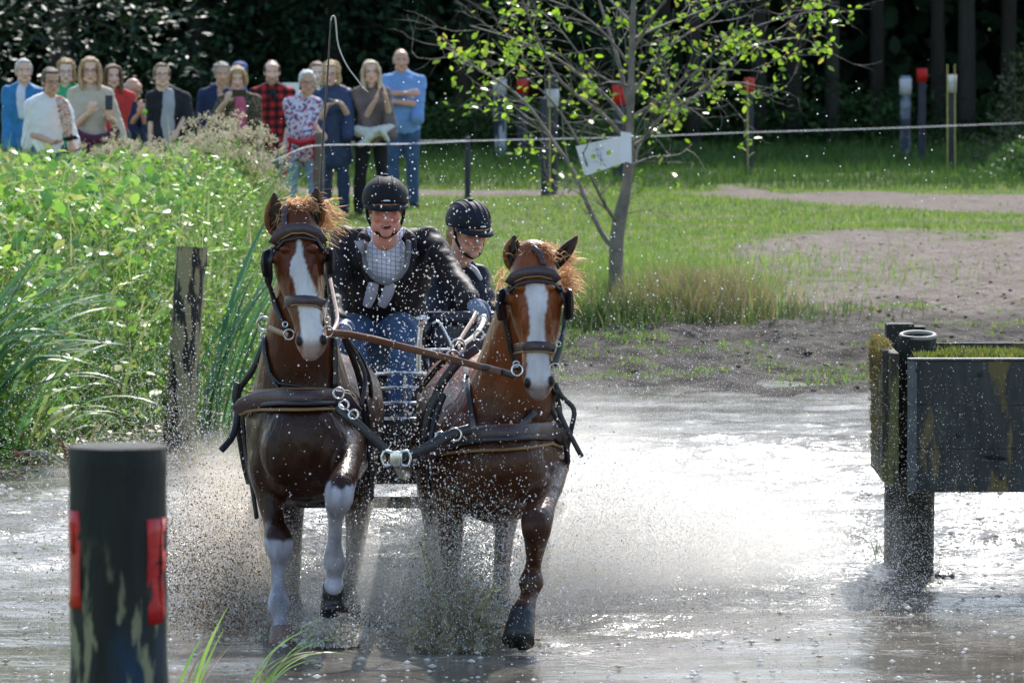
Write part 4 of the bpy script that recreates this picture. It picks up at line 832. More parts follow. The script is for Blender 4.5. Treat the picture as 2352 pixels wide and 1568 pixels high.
b.box(pc+Vector((0, -.025, 0)), (.034, .012, .075), bev=.004)
link('pole_head', b.mesh(), M_alu, cr)
# reins: crossing from the left horse over to the right one and back to the hand
b = B()
b.tube([W(752, 764, 28.5), W(800, 768, 28.7), W(880, 786, 28.9), W(1000, 815, 28.95), W(1080, 836, 28.8), W(1150, 855, 28.55)], [(.017, .003)]*6, seg=8, ref=(0, 1, 0))
b.tube([W(790, 762, 29.2), W(860, 776, 29.0), W(960, 803, 29.1), W(1035, 822, 29.4)], [(.010, .003)]*4, seg=8, ref=(0, 1, 0))
b.tube([W(1040, 815, 29.45), W(1060, 775, 30.2), W(1085, 735, 31.0), W(1094, 716, 31.15)], [(.011, .003)]*4, seg=8, ref=(0, 1, 0))
b.tube([W(766, 758, 28.9), W(775, 730, 29.4), W(766, 680, 30.2), W(758, 640, 30.9)], [(.010, .003)]*4, seg=8, ref=(0, 1, 0))
rn_ = link('rein', b.mesh(), M_rein); tag(rn_, 'russet leather reins crossing between the two horses to the driver', 'reins')
b = B(); b.tube([W(1052, 797, 29.5), W(1085, 775, 30.2), W(1108, 745, 30.9), W(1112, 722, 31.1)], [(.012, .003)]*4, seg=8, ref=(0, 1, 0)); b.ring(W(1108, 735, 31.0), (0, 1, 0), .022, .004)
rn_ = link('rein', b.mesh(), mat('pale rope', (.6, .55, .45), rough=.6)); tag(rn_, 'pale rein strap rising from the right horse to the gloved hand', 'reins')
# ------------------------------------------------------------------ people
M_skin = mat('skin', attr=True, rough=.5, spec=.4, vary=.10, scale=14, bump=.05, bscale=80)
CLOTH = {}
def cloth(name, col, rough=.85, vary=.22, scale=9, bump=.5, bscale=14, **k):
    if name not in CLOTH: CLOTH[name] = mat(name, col, rough, vary=vary, scale=scale, bump=bump, bscale=bscale, sheen=.04, spec=.22, **k)
    return CLOTH[name]
def patt(name, kind, cols, size=.05, rough=.85):
    """woven or printed patterns in object coordinates"""
    m = bpy.data.materials.new(name); m.use_nodes = True; n = m.node_tree.nodes; L = m.node_tree.links; p = n['Principled BSDF']; p.inputs['Roughness'].default_value = rough; p.inputs['Specular IOR Level'].default_value = .25
    tc = n.new('ShaderNodeTexCoord'); sp = n.new('ShaderNodeSeparateXYZ'); L.new(tc.outputs['Object'], sp.inputs[0])
    def mt(op, a, b=0.):
        x = n.new('ShaderNodeMath'); x.operation = op
        for i, v in enumerate((a, b)):
            if isinstance(v, (int, float)): x.inputs[i].default_value = v
            else: L.new(v, x.inputs[i])
        return x.outputs[0]
    def mx(f, a, b):
        x = n.new('ShaderNodeMix'); x.data_type = 'RGBA'
        if isinstance(f, (int, float)): x.inputs['Factor'].default_value = f
        else: L.new(f, x.inputs['Factor'])
        for s_, v in (('A', a), ('B', b)):
            if isinstance(v, tuple): x.inputs[s_].default_value = (*v, 1)
            else: L.new(v, x.inputs[s_])
        return x.outputs['Result']
    if kind == 'plaid':
        wv = n.new('ShaderNodeTexNoise'); wv.inputs['Scale'].default_value = 6; L.new(tc.outputs['Object'], wv.inputs[0]); o_ = mt('MULTIPLY', wv.outputs['Fac'], .04)
        a = mt('GREATER_THAN', mt('FRACT', mt('DIVIDE', mt('ADD', sp.outputs[0], o_), size)), .5); b_ = mt('GREATER_THAN', mt('FRACT', mt('DIVIDE', mt('ADD', sp.outputs[2], o_), size)), .5)
        c = mx(mt('MULTIPLY', mt('ADD', a, b_), .5), cols[0], cols[1]); f = mt('MULTIPLY', a, b_); c = mx(f, c, cols[2])
        c = mx(mt('MINIMUM', mt('ADD', a, b_), 1.), cols[0], mx(f, cols[1], cols[2])); out = c
    elif kind == 'check':
        a = mt('LESS_THAN', mt('FRACT', mt('DIVIDE', sp.outputs[0], size)), .14); b_ = mt('LESS_THAN', mt('FRACT', mt('DIVIDE', mt('ADD', sp.outputs[2], mt('MULTIPLY', sp.outputs[0], .15)), size)), .14)
        out = mx(mt('MAXIMUM', a, b_), cols[0], cols[1])
    else:
        nz = n.new('ShaderNodeTexNoise'); nz.inputs['Scale'].default_value = 1/size; nz.inputs['Detail'].default_value = 2; L.new(tc.outputs['Object'], nz.inputs[0])
        r = n.new('ShaderNodeValToRGB'); r.color_ramp.interpolation = 'CONSTANT'; L.new(nz.outputs['Fac'], r.inputs[0]); e = r.color_ramp.elements
        while len(e) < len(cols): e.new(.5)
        for i, c in enumerate(cols): e[i].position = 0 if i == 0 else .36+.28*(i-1)/max(1, len(cols)-2); e[i].color = (*c, 1)
        out = r.outputs[0]
    L.new(out, p.inputs['Base Color'])
    b = n.new('ShaderNodeBump'); b.inputs['Strength'].default_value = .4; b.inputs['Distance'].default_value = .02; n2 = n.new('ShaderNodeTexNoise'); n2.inputs['Scale'].default_value = 14; L.new(tc.outputs['Object'], n2.inputs[0])
    L.new(n2.outputs['Fac'], b.inputs['Height']); L.new(b.outputs[0], p.inputs['Normal']); return m
denim = cloth('denim', (.055, .11, .22), vary=.35); ldenim = cloth('light denim', (.22, .34, .50), vary=.3); ddenim = cloth('dark denim', (.035, .06, .13), vary=.3)
black = cloth('black cloth', (.016, .017, .022)); navy = cloth('navy cloth', (.02, .032, .085))

def hand(b, wr, d, nrm, sd, curl=.5, sc=1.0, spread=.10):
    """d: direction of the hand, nrm: back of the hand, sd: +1 if the thumb leaves towards d x nrm"""
    d = d.normalized(); nrm = (nrm-d*nrm.dot(d)).normalized(); s_ = d.cross(nrm)*sd
    pc = wr+d*.045*sc; R = Matrix((s_, d, nrm)).transposed().to_quaternion()
    b.ell(pc, (.040*sc, .050*sc, .016*sc), R, 12); b.tube([wr-d*.02, wr+d*.03], [.024*sc, .026*sc], seg=10, sub=2)
    for k, (off, ln) in enumerate(((.030, .072), (.011, .080), (-.009, .075), (-.028, .058))):
        p0 = wr+d*.075*sc+s_*off*sc; dd = (d+s_*off*spread*12*.5).normalized(); a1, a2 = curl*(.6+.12*k), curl*(1.5+.15*k)
        v1 = dd*math.cos(a1)-nrm*math.sin(a1); v2 = dd*math.cos(a2)-nrm*math.sin(a2); p1 = p0+v1*ln*.48*sc; p2 = p1+v2*ln*.52*sc
        b.tube([p0-dd*.01, p0, p1, p2], [.0095*sc, .0092*sc, .0086*sc, .0066*sc], seg=8, sub=3)
    t0 = wr+d*.022*sc+s_*.026*sc; t1 = t0+(s_*.8+d*.6-nrm*.3).normalized()*.034*sc; t2 = t1+(s_*.15+d*.85-nrm*.5*curl).normalized()*.032*sc
    b.tube([t0, t1, t2], [.013*sc, .0105*sc, .008*sc], seg=8, sub=3)

def head_prims(b, c, R, sc, mouth=0):
    def q(x, y, z): return c+R @ (Vector((x, y, z))*sc)
    def e(x, y, z, a, b_, h): b.ell(q(x, y, z), (a*sc, b_*sc, h*sc), R, 14)
    e(0, .018, .038, .076, .094, .086); e(0, -.022, -.030, .063, .068, .070); e(0, -.035, -.065, .050, .052, .045); e(0, -.070, -.096, .026, .020, .020)
    e(0, -.074, .030, .050, .020, .018); e(0, -.045, .06, .060, .045, .04)
    for s_ in (-1, 1):
        e(s_*.036, -.066, -.028, .024, .022, .022); e(s_*.076, .012, -.008, .010, .020, .032); e(s_*.014, -.098, -.036, .009, .011, .008); e(s_*.045, -.03, -.07, .022, .035, .03)
    b.tube([q(0, -.082, .008), q(0, -.098, -.014), q(0, -.110, -.034)], [.009*sc, .011*sc, .014*sc], seg=8, sub=2)
    e(0, -.086, -.060, .026, .010, .0065); e(0, -.083, -.072-.012*mouth, .022, .010, .007); 
    b.tube([q(0, .03, -.04), q(0, .03, -.13)], [.055*sc, .055*sc], seg=12, sub=1)
    return q
def face_colour(C, co, c, R, sc, skin, lips, mouth=0, brow=(.16, .10, .06), beard=None):
    Ri = np.array(R.to_matrix()); l = (co-np.array(c)) @ Ri/sc      # local head coordinates
    near = (np.abs(l[:, 0]) < .1) & (l[:, 1] < .0) & (np.abs(l[:, 2]) < .13)
    def spot(x, z, a, h): return near & (((l[:, 0]-x)/a)**2+((l[:, 2]-z)/h)**2 < 1) & (l[:, 1] < -.045)
    for s_ in (-1, 1):
        C[spot(s_*.032, .022, .018, .005)] = brow; C[spot(s_*.031, .002, .0135, .0052)] = (.55, .52, .5); C[spot(s_*.031, .002, .006, .0056)] = (.04, .03, .025)
    C[spot(0, -.066, .025, .008)] = lips
    if mouth: C[spot(0, -.069, .024, .013)] = lips; C[spot(0, -.068, .019, .009)] = (.07, .015, .015); C[spot(0, -.062, .014, .0028)] = (.75, .7, .65)
    if beard is not None:
        m_ = near & (l[:, 2] < -.045) & ~spot(0, -.066, .025, .008); C[m_] = C[m_]*.55+np.array(beard)*.45
    rosy = near & (((np.abs(l[:, 0])-.04)/.022)**2+((l[:, 2]+.03)/.022)**2 < 1); C[rosy] = C[rosy]*np.array([1.08, .88, .86])

def hair_mesh(style, c, R, sc, seed=1):
    rn2 = random.Random(seed); b = B()
    def q(x, y, z): return c+R @ (Vector((x, y, z))*sc)
    def e(x, y, z, a, b_, h): b.ell(q(x, y, z), (a*sc, b_*sc, h*sc), R, 14)
    if style == 'bald':
        for s_ in (-1, 1): e(s_*.066, .035, .015, .018, .055, .035)
        e(0, .095, .0, .06, .025, .045)
    elif style == 'balding':
        for s_ in (-1, 1): e(s_*.068, .02, .03, .016, .055, .045)
        e(0, .085, .01, .065, .035, .06); e(0, .03, .095, .055, .07, .030)
    else:
        e(0, .034, .060, .084, .092, .078); e(0, .055, .01, .082, .068, .075); e(0, -.035, .098, .062, .050, .026)
        for s_ in (-1, 1): e(s_*.074, .01, .035, .016, .045, .045)
        if style == 'long':
            for s_ in (-1, 1):
                b.tube([q(s_*.062, -.04, .088), q(s_*.086, -.028, .03), q(s_*.092, -.02, -.04), q(s_*.085, -.03, -.11), q(s_*.075, -.05, -.165)], [(.022*sc, .034*sc), (.02*sc, .045*sc), (.022*sc, .048*sc), (.026*sc, .04*sc), (.014*sc, .022*sc)], seg=12)
                e(s_*.045, .06, -.08, .05, .04, .09)
        if style == 'bob':
            for s_ in (-1, 1): b.tube([q(s_*.055, -.05, .092), q(s_*.086, -.03, .03), q(s_*.090, -.01, -.035), q(s_*.078, -.01, -.075)], [(.02*sc, .034*sc), (.02*sc, .046*sc), (.022*sc, .048*sc), (.014*sc, .03*sc)], seg=12)
            e(0, .06, -.04, .08, .05, .05); e(0, -.07, .075, .055, .022, .022)
        if style in ('curly', 'short curly'):
            for i in range(46):
                a = rn2.uniform(0, 6.28); el = rn2.uniform(-.3 if style == 'curly' else .1, 1.5); x, y, z = math.cos(a)*math.cos(el), math.sin(a)*math.cos(el), math.sin(el)
                if y < -.35 and z < .55: continue
                e(x*.088, .03+y*.095, .045+z*.085, .024, .024, .022)
        if style == 'curly':
            for s_ in (-1, 1):
                for k in range(6): e(s_*rn2.uniform(.075, .1), rn2.uniform(-.03, .04), -.02-.016*k, .024, .026, .024)
        if style == 'pony': e(0, .13, .02, .03, .035, .05); e(0, .15, -.06, .022, .025, .07)
    return b.remesh(.0085, 1, [(.02, .010), (.06, .012)])

def figure(name, label, J, sp, cat='person', group=None, vox=.0078):
    """J: joints in world space; sp: clothes, hair, skin"""
    r = thing(name, label, cat, sp['root'], group); k = sp.get('size', 1.0); gt = sp.get('girth', 1.0)
    hs = sp.get('headscale', 1.0); yaw, pit, rol = [math.radians(a) for a in sp.get('head', (0, 0, 0))]
    R = (Quaternion((0, 0, 1), yaw) @ Quaternion((0, 1, 0), rol) @ Quaternion((1, 0, 0), pit))
    hc = J['head']; sh = J['chest']; pv = J['pelvis']; skin = np.minimum(1, np.array(sp.get('skin', (.50, .29, .21)))*(1.4 if group else 1.25))
    up = (sh-pv).normalized(); fw = Vector((math.sin(math.radians(sp.get('turn', 0))), -math.cos(math.radians(sp.get('turn', 0))), 0)); side = Vector((-fw.y, fw.x, 0))
    bel = sp.get('belly', 0)
    def torso(b, inf, top=0, bot=0, wide=1.0):
        L_ = (sh-pv).length; st = [(1.0+.13+top, .055, .05), (1.05, .12, .075), (.93, .175, .095), (.72, .168, .115+bel*.3), (.42, .148, .108+bel), (.18, .158, .115+bel), (-.04, .172, .125+bel*.4)]
        if bot: st.append((-bot, .172*wide, .130))
        b.tube([pv+up*L_*t+fw*(bel*.6 if .1 < t < .6 else 0) for t, a, c_ in st], [(a*k*gt+inf, c_*k*gt+inf) for t, a, c_ in st], seg=20, ref=tuple(fw), sub=3)
    def arm(b, s_, inf, upto=2.0):
        A, E, Wr = J['sh'+s_], J['el'+s_], J['wr'+s_]
        g2 = (gt+1)/2*k
        if upto >= 1.99:
            e2 = E+(Wr-E)*(min(1, upto-1)); b.tube([A, A.lerp(E, .5), E, E.lerp(e2, .45), e2], [.056*g2+inf, .046*g2+inf, .039*g2+inf, .036*g2+inf, .024*g2+inf], seg=12, sub=3)
        else:
            e2 = A.lerp(E, upto); b.tube([A, A.lerp(e2, .5), e2], [.058*g2+inf, .054*g2+inf, .053*g2+inf*1.5], seg=12, sub=3, flatcap=False)
        b.tube([sh+up*.05*k, A], [.06*k+inf, .05*k+inf], seg=10, sub=1)
    def legs(b, inf, flare=0):
        for s_ in 'LR':
            H, Kn, An = J['hip'+s_], J['kn'+s_], J['an'+s_]
            b.tube([H+Vector((0, 0, .04)), H.lerp(Kn, .5), Kn, Kn.lerp(An, .4), An], [.090*k*gt+inf, .078*k*gt+inf, .056*k+inf, .052*k+inf+flare*.5, .036*k+inf+flare], seg=14, sub=3)
    b = B(); torso(b, 0); legs(b, 0)
    for s_ in 'LR': arm(b, s_, 0)
    b.tube([sh+up*.04, hc+R @ Vector((0, .03, -.08))*hs], [.055*k, .052*hs], seg=12, sub=2)
    head_prims(b, hc, R, hs, sp.get('mouth', 0))
    for s_ in 'LR':
        A = J['an'+s_]; b.ell(A+fw*.05+Vector((0, 0, -.05)), (.038, .1, .035), Quaternion((0, 0, 1), math.atan2(fw.x, -fw.y)))
        hd = sp.get('hand'+s_, None)
        E, Wr = J['el'+s_], J['wr'+s_]; d0 = (Wr-E).normalized()
        if hd: dv, nv, th, cu = Vector(hd[0]), Vector(hd[1]), hd[2], hd[3]
        else: dv, nv, th, cu = d0, Vector((0, -1, .1)), (-1 if s_ == 'L' else 1), .5
        hand(b, Wr, dv, nv, th, cu, sp.get('handscale', 1.0)*k)
    me_ = b.remesh(vox, 1); co = coords(me_); C = np.tile(skin, (len(co), 1)); face_colour(C, co, hc, R, hs, skin, np.array(sp.get('lips', (.42, .16, .14))), sp.get('mouth', 0), sp.get('brow', (.16, .10, .06)), sp.get('beard'))
    if 'glove' in sp:
        for s_ in 'LR':
            dd = np.linalg.norm(co-np.array(J['wr'+s_]+(J['wr'+s_]-J['el'+s_]).normalized()*.06), axis=1); C[dd < .115] = sp['glove']
    set_col(me_, C); link('body', me_, M_skin, r)
    inf = sp.get('inf', .016); cv = sp.get('clothvox', .0125)
    if 'inner' in sp:      # garment seen inside an open jacket
        b = B(); x0_, wd_, ft, fb = sp.get('opening', (0, .07, 1.02, .05)); L_ = (sh-pv).length
        b.tube([pv+up*L_*t+fw*((.045+bel*1.2+sp.get('push', 0))*k*gt+(inf+.012 if t < .95 else .0))+side*x0_*(1-abs(t-.5)) for t in np.linspace(fb, ft, 6)], [(wd_*(1 if 0 < i < 5 else .8), .078*k*gt) for i in range(6)], seg=16, ref=tuple(fw), sub=2)
        link('shirt', b.remesh(cv*.8, 1, [(.08, .010)]), sp['inner'], r)
    b = B(); torso(b, inf, -.05, sp.get('hem', .10), sp.get('hemw', 1.0))
    for s_ in 'LR': arm(b, s_, inf*.8, sp.get('sleeve', 1.97 if False else 2.0) if sp.get('sleeve', 2.0) < 1.9 else sp.get('cuff', 1.93))
    if sp.get('collar'): b.tube([sh+up*.06*k+side*-.075*k+fw*.03, sh+up*.105*k+side*-.05*k-fw*.03, sh+up*.12*k-fw*.055, sh+up*.105*k+side*.05*k-fw*.03, sh+up*.06*k+side*.075*k+fw*.03], [(.018, .03)]*5, seg=8)
    tp = link(sp.get('topname', 'jacket' if 'inner' in sp else 'shirt'), b.remesh(cv, 2, [(.12, .030), (.045, .008)]), sp['top'], r)
    b = B(); legs(b, .014+sp.get('loose', 0), sp.get('flare', .012))
    b.tube([pv+up*(sh-pv).length*.12, pv, (J['hipL']+J['hipR'])/2-up*.03], [(.155*k*gt+.012, .118*k*gt+.012+bel*.5), (.168*k*gt+.012, .125*k*gt+.012), (.165*k*gt, .12*k*gt)], seg=18, ref=tuple(fw), sub=2)
    link('trousers', b.remesh(cv, 2, [(.12, .02)]), sp['pants'], r)
    for s_ in 'LR':
        A = J['an'+s_]; b = B(); b.ell(A+fw*.07+Vector((0, 0, -.045)), (.046, .125, .042), Quaternion((0, 0, 1), math.atan2(fw.x, -fw.y))); b.ell(A+Vector((0, 0, -.02)), (.048, .058, .055))
        link('shoe', b.remesh(.012, 1), sp.get('shoe', black), r)
    if sp.get('hair'): link('hair', hair_mesh(sp['hair'], hc, R, hs, sp.get('seed', 1)), cloth('hair '+str(sp['haircol']), sp['haircol'], rough=.55, vary=.5, scale=60, bump=.8, bscale=120, stretch=(1, 1, .25)), r)
    def q(x, y, z): return hc+R @ (Vector((x, y, z))*hs)
    if sp.get('glasses'):
        b = B(); fwd = R @ Vector((0, -1, 0))
        for s_ in (-1, 1): b.ring(q(s_*.033, -.098, .0), fwd, .022*hs, .0018, 16, 6, (.8, 1.15)); b.tube([q(s_*.055, -.095, .006), q(s_*.082, -.01, .004)], [.0025]*2, sub=1, seg=6)
        b.tube([q(-.012, -.1, .003), q(.012, -.1, .003)], [.0025]*2, sub=1, seg=6); link('glasses', b.mesh(), M_iron, r)
    return r, R, q

def standing(name, label, hx, ytop, Y, sp, arms, bx=None, lean=0):
    """hx, ytop: top of the head in the photo; arms: {'L': ((x, y, forward), (x, y, forward)), ...} elbows and wrists"""
    top = W(hx, ytop, Y); g0 = gz(top.x, Y); h = top.z-g0; hr = sp.get('real', h); k = hr/1.74; sp = dict(sp); sp['size'] = k; sp['girth'] = sp.get('girth', 1.0)*.93; hs = sp.setdefault('headscale', 1.08*k**.4)
    bX = W(bx if bx is not None else hx, ytop, Y).x
    hc = Vector((top.x, Y-.03, top.z-.128*hs)); nk = Vector((bX, Y+.02, top.z-.262*hs))
    sh = Vector((bX, Y+.02, top.z-.325*hs*(1 if not lean else 1.1))); pv = Vector((bX+sp.get('hipx', 0), Y+.02+lean, g0+.53*hr))
    sw = sp.get('shw', .165)*k; tn = math.radians(sp.get('turn', 0)); tn = tn if 'turn' in sp else math.radians(TW.uniform(-22, 22)); sp.setdefault('turn', math.degrees(tn)); sx, sy = math.cos(tn), math.sin(tn); sp.setdefault('stance', TW.uniform(-.01, .07))
    J = dict(head=hc, chest=sh, pelvis=pv)
    for s_, sg in (('L', -1), ('R', 1)):
        J['sh'+s_] = sh+Vector((sg*sw*sx, sg*sw*sy, -.015)); J['hip'+s_] = pv+Vector((sg*.085*k*sx, sg*.085*sy, -.03))
        dx = sp.get('stance', .02); J['kn'+s_] = Vector((pv.x+sg*(.09*k+dx*.5), Y-.01, g0+.28*hr)); J['an'+s_] = Vector((pv.x+sg*(.09*k+dx), Y+.03, g0+.075))
        if arms.get(s_): (ex, ey, ef), (wx, wy, wf) = arms[s_]; J['el'+s_] = W(ex, ey, Y-ef); J['wr'+s_] = W(wx, wy, Y-wf)
        else: J['el'+s_] = J['sh'+s_]+Vector((sg*.045, .02, -.29*k)); J['wr'+s_] = J['el'+s_]+Vector((sg*.01, -.06, -.25*k))
    sp['root'] = (pv.x, Y, g0)
    return figure(name, label, J, sp, group='spectators behind the tape')+(J,)

TW = random.Random(3)
fair, tanned, pale = (.50, .33, .26), (.42, .25, .185), (.56, .40, .34)
def phone(label, c, R_):
    b = B(); b.box(c, (.075, .011, .15), R_, .004); o = link('phone', b.mesh(False), mat('phone black', (.01, .01, .013), rough=.15, vary=.1)); tag(o, label, 'phone'); return o
up_ = lambda z=1, x=0, y=0: (x, y, z)
# 1
standing('person', 'white haired man in a bright blue jacket at the far left edge', 55, 136, 66, dict(hair='short', haircol=(.62, .61, .60), skin=fair, girth=1.18, top=cloth('blue jacket', (.03, .19, .42), rough=.6), inner=patt('pale blue pattern', 'blob', [(.5, .55, .75), (.65, .68, .8), (.35, .42, .7)], .02), opening=(.03, .06, 1.05, .45), pants=ddenim, collar=1, hem=.22, head=(12, -4, 0)), {'L': ((18, 275, .05), (45, 330, .1)), 'R': ((92, 270, 0), (85, 335, .1))}, bx=50)
# 3
standing('person', 'woman with curly fair hair in a green polo shirt behind the white T-shirt man', 152, 138, 68, dict(hair='curly', haircol=(.42, .27, .13), skin=pale, top=cloth('green polo', (.05, .42, .20)), pants=black, sleeve=1.2, collar=1, glasses=1, head=(5, 0, 0)), {}, bx=158)
# 5
standing('person', 'woman with long brown hair in a sleeveless red top', 259, 148, 68, dict(hair='long', haircol=(.16, .09, .05), skin=fair, size=.9, girth=.85, top=cloth('red top', (.55, .05, .05)), pants=cloth('grey trousers', (.12, .13, .15)), sleeve=1.12, head=(15, 0, 0)), {'R': ((282, 265, 0), (270, 295, .12))}, bx=265)
# 6
standing('person', 'bald old man in a navy jacket looking down at his hands', 306, 180, 69, dict(hair='bald', haircol=(.5, .48, .46), skin=tanned, top=navy, pants=cloth('blue trousers', (.03, .08, .25)), collar=1, glasses=1, head=(55, 22, 0), turn=40, handR=((-.3, 0, .9), (0, -1, 0), 1, .8)), {'R': ((335, 290, .1), (326, 252, .22)), 'L': ((300, 285, .1), (318, 262, .25))}, bx=303)
# 2
b2 = standing('person', 'man in a white T-shirt and glasses holding a phone at waist height', 118, 157, 61, dict(hair='short', haircol=(.17, .13, .10), skin=tanned, girth=.98, top=cloth('white T-shirt', (.78, .79, .84), vary=.08), pants=denim, sleeve=1.45, hem=.06, glasses=1, shw=.17, head=(22, 6, 0), turn=12, handR=((.9, -.4, .15), (0, 0, -1), 1, .5), handL=((1, -.2, .15), (0, 0, -1), -1, .5)), {'L': ((66, 305, -.02), (122, 327, .22)), 'R': ((165, 315, 0), (166, 345, .1))}, bx=108)
phone('black phone in the hand of the white T-shirt man', W(162, 318, 60.7), Quaternion((1, 0, 0), 1.1) @ Quaternion((0, 1, 0), 1.2))
b = B(); b.tube([W(132, 226, 60.9), W(143, 240, 60.8), W(152, 280, 60.76), W(160, 322, 60.78)], [(.035, .02), (.065, .022), (.06, .02), (.04, .02)], seg=12, ref=(0, 1, 0)); o = link('folded_shirt', b.remesh(.01, 1, [(.05, .02)]), patt('checked shirt', 'blob', [(.04, .03, .05), (.55, .25, .15), (.7, .55, .5), (.06, .05, .08)], .025)); tag(o, 'checked shirt hanging over the shoulder of the white T-shirt man', 'shirt')
# 4
p4 = standing('person', 'woman with long fair hair and glasses in a beige T-shirt holding up a phone', 207, 132, 62.5, dict(hair='long', haircol=(.50, .35, .20), skin=fair, girth=1.0, top=cloth('beige T-shirt', (.50, .45, .38), vary=.1), pants=black, sleeve=1.45, hem=.12, glasses=1, head=(6, 0, 0), handR=((-.1, -.2, 1), (0, 1, 0), -1, .9), handL=((.3, -.3, .7), (0, -1, 0), 1, 1.1)), {'L': ((172, 290, .05), (205, 258, .25)), 'R': ((268, 285, .03), (250, 268, .22))})
phone('dark phone held up by the woman in the beige T-shirt', W(250, 236, 62.2), Quaternion((1, 0, 0), -.2))
b = B(); b.tube([W(172, 305, 62.4), W(200, 318, 62.28), W(240, 318, 62.28), W(268, 300, 62.45)], [(.05, .06)]*4, seg=10); b.tube([W(215, 320, 62.3), W(190, 350, 62.3), W(180, 375, 62.3)], [(.05, .07)]*3, seg=10)
o = link('cardigan', b.remesh(.012, 1, [(.06, .03)]), cloth('purple knit', (.085, .02, .055))); tag(o, 'dark purple cardigan tied round the waist of the beige T-shirt woman', 'cardigan')
# 7
standing('person', 'young person in an open dark jacket over a grey T-shirt, hands in pockets', 372, 146, 66, dict(hair='short', haircol=(.26, .17, .11), skin=fair, size=1, top=cloth('charcoal jacket', (.02, .022, .03)), inner=cloth('grey T-shirt', (.36, .37, .42), vary=.1), opening=(-.03, .085, 1.05, -.12), pants=black, collar=1, hem=.14, shw=.19, head=(10, -8, 0), glasses=1), {'L': ((348, 260, 0), (345, 325, .03)), 'R': ((430, 262, -.02), (408, 300, .1))}, bx=385)
# 8
standing('person', 'grey haired woman in a navy cardigan behind the camouflage jacket', 510, 146, 72, dict(hair='short curly', haircol=(.36, .31, .28), skin=tanned, top=navy, inner=cloth('rose top', (.5, .3, .26)), opening=(.04, .04, 1.05, .4), pants=ddenim, head=(10, 0, 0)), {}, bx=497)
# 9
c9 = standing('person', 'person in a royal blue shirt and a blue cap, mostly hidden behind the blonde photographer', 551, 143, 74, dict(hair='short', haircol=(.2, .15, .1), skin=fair, top=cloth('royal blue', (.06, .13, .55)), pants=black), {}, bx=525)
b = B(); q = c9[2]; b.ell(q(0, .01, .075), (.095, .105, .07)); b.tube([q(0, -.09, .07), q(0, -.17, .055)], [(.07, .008)]*2, ref=(0, 0, 1), seg=10); link('cap', b.mesh(), cloth('cap blue', (.08, .13, .35)), c9[0])
# 11
standing('person', 'balding bearded man in a red and black plaid shirt', 625, 138, 68, dict(hair='balding', haircol=(.10, .06, .04), skin=fair, beard=(.15, .09, .06), top=patt('red plaid', 'plaid', [(.42, .025, .03), (.12, .012, .015), (.012, .01, .012)], .095), inner=black, opening=(0, .035, 1.05, .85), pants=denim, collar=1, hem=.2, shw=.20, girth=1.1, head=(3, 4, 0), topname='shirt'), {'L': ((586, 275, 0), (598, 330, .08)), 'R': ((664, 275, 0), (655, 325, .1))})
# 10
standing('person', 'blonde woman in a camouflage jacket photographing with a raised phone', 545, 153, 66.5, dict(hair='bob', haircol=(.52, .36, .20), skin=fair, top=patt('camouflage', 'blob', [(.03, .032, .02), (.09, .08, .05), (.035, .045, .025), (.22, .15, .11), (.04, .04, .03)], .06), inner=cloth('pink top', (.55, .12, .22)), opening=(.02, .075, 1.0, -.05), pants=black, hem=.2, girth=1.05, shw=.18, head=(5, 6, 0), handL=((.35, -.3, .9), (-.3, -1, 0), 1, .9)), {'L': ((498, 262, .05), (520, 232, .28)), 'R': ((590, 270, 0), (598, 320, .08))}, bx=548)
phone('dark phone held before her face by the woman in camouflage', W(549, 214, 66.1), Quaternion((0, 1, 0), 1.57))
# 13
standing('person', 'fair woman in a dark green jacket behind the clapping woman', 728, 143, 72, dict(hair='short', haircol=(.28, .18, .12), skin=pale, girth=.95, top=cloth('green jacket', (.02, .17, .07)), pants=cloth('dark taupe', (.07, .055, .055)), head=(5, 0, 0)), {}, bx=735)
# 14
standing('person', 'woman with curly blonde hair in a long navy raincoat clapping', 760, 143, 69.5, dict(hair='curly', haircol=(.60, .42, .22), skin=fair, girth=1.18, top=cloth('navy raincoat', (.035, .06, .13), rough=.5), pants=ddenim, collar=1, hem=.62, hemw=1.15, shw=.175, glasses=1, head=(-8, 5, 0), handL=((.9, -.2, .25), (0, 0, -1), -1, .15), handR=((-.9, -.2, .45), (0, 0, 1), 1, .15)), {'R': ((800, 265, .08), (783, 238, .3)), 'L': ((735, 275, .1), (752, 242, .3))}, bx=765)
# 12
standing('person', 'old man with white hair in a floral short sleeved shirt, arm resting on a stick', 706, 162, 66.5, dict(hair='short', haircol=(.68, .70, .70), skin=tanned, girth=1.15, belly=.03, top=patt('floral print', 'blob', [(.5, .06, .08), (.05, .07, .22), (.62, .6, .72), (.62, .62, .75), (.5, .12, .14), (.06, .08, .25)], .055), pants=ldenim, sleeve=1.75, hem=.3, collar=1, glasses=1, head=(12, 4, 0), stance=.06, handR=((.8, -.3, -.6), (0, -.3, 1), -1, .7)), {'R': ((715, 278, .1), (732, 300, .2)), 'L': ((668, 265, 0), (672, 320, .05))}, bx=695)
b = B(); b.tube([W(668, 322, 66.2), W(690, 328, 66.15), W(722, 322, 66.2)], [(.03, .08), (.03, .1), (.03, .09)], seg=12); b.tube([W(722, 318, 66.25), W(728, 370, 66.3), W(722, 420, 66.3)], [(.04, .03), (.04, .035), (.015, .02)], seg=10); b.tube([W(668, 322, 66.25), W(658, 380, 66.3), (W(655, 408, 66.3))], [(.02, .02)]*3, seg=8)
o = link('red_jacket', b.remesh(.011, 1, [(.06, .025)]), cloth('red jacket', (.45, .02, .035))); tag(o, 'red jacket tied round the hips of the white haired man', 'jacket')
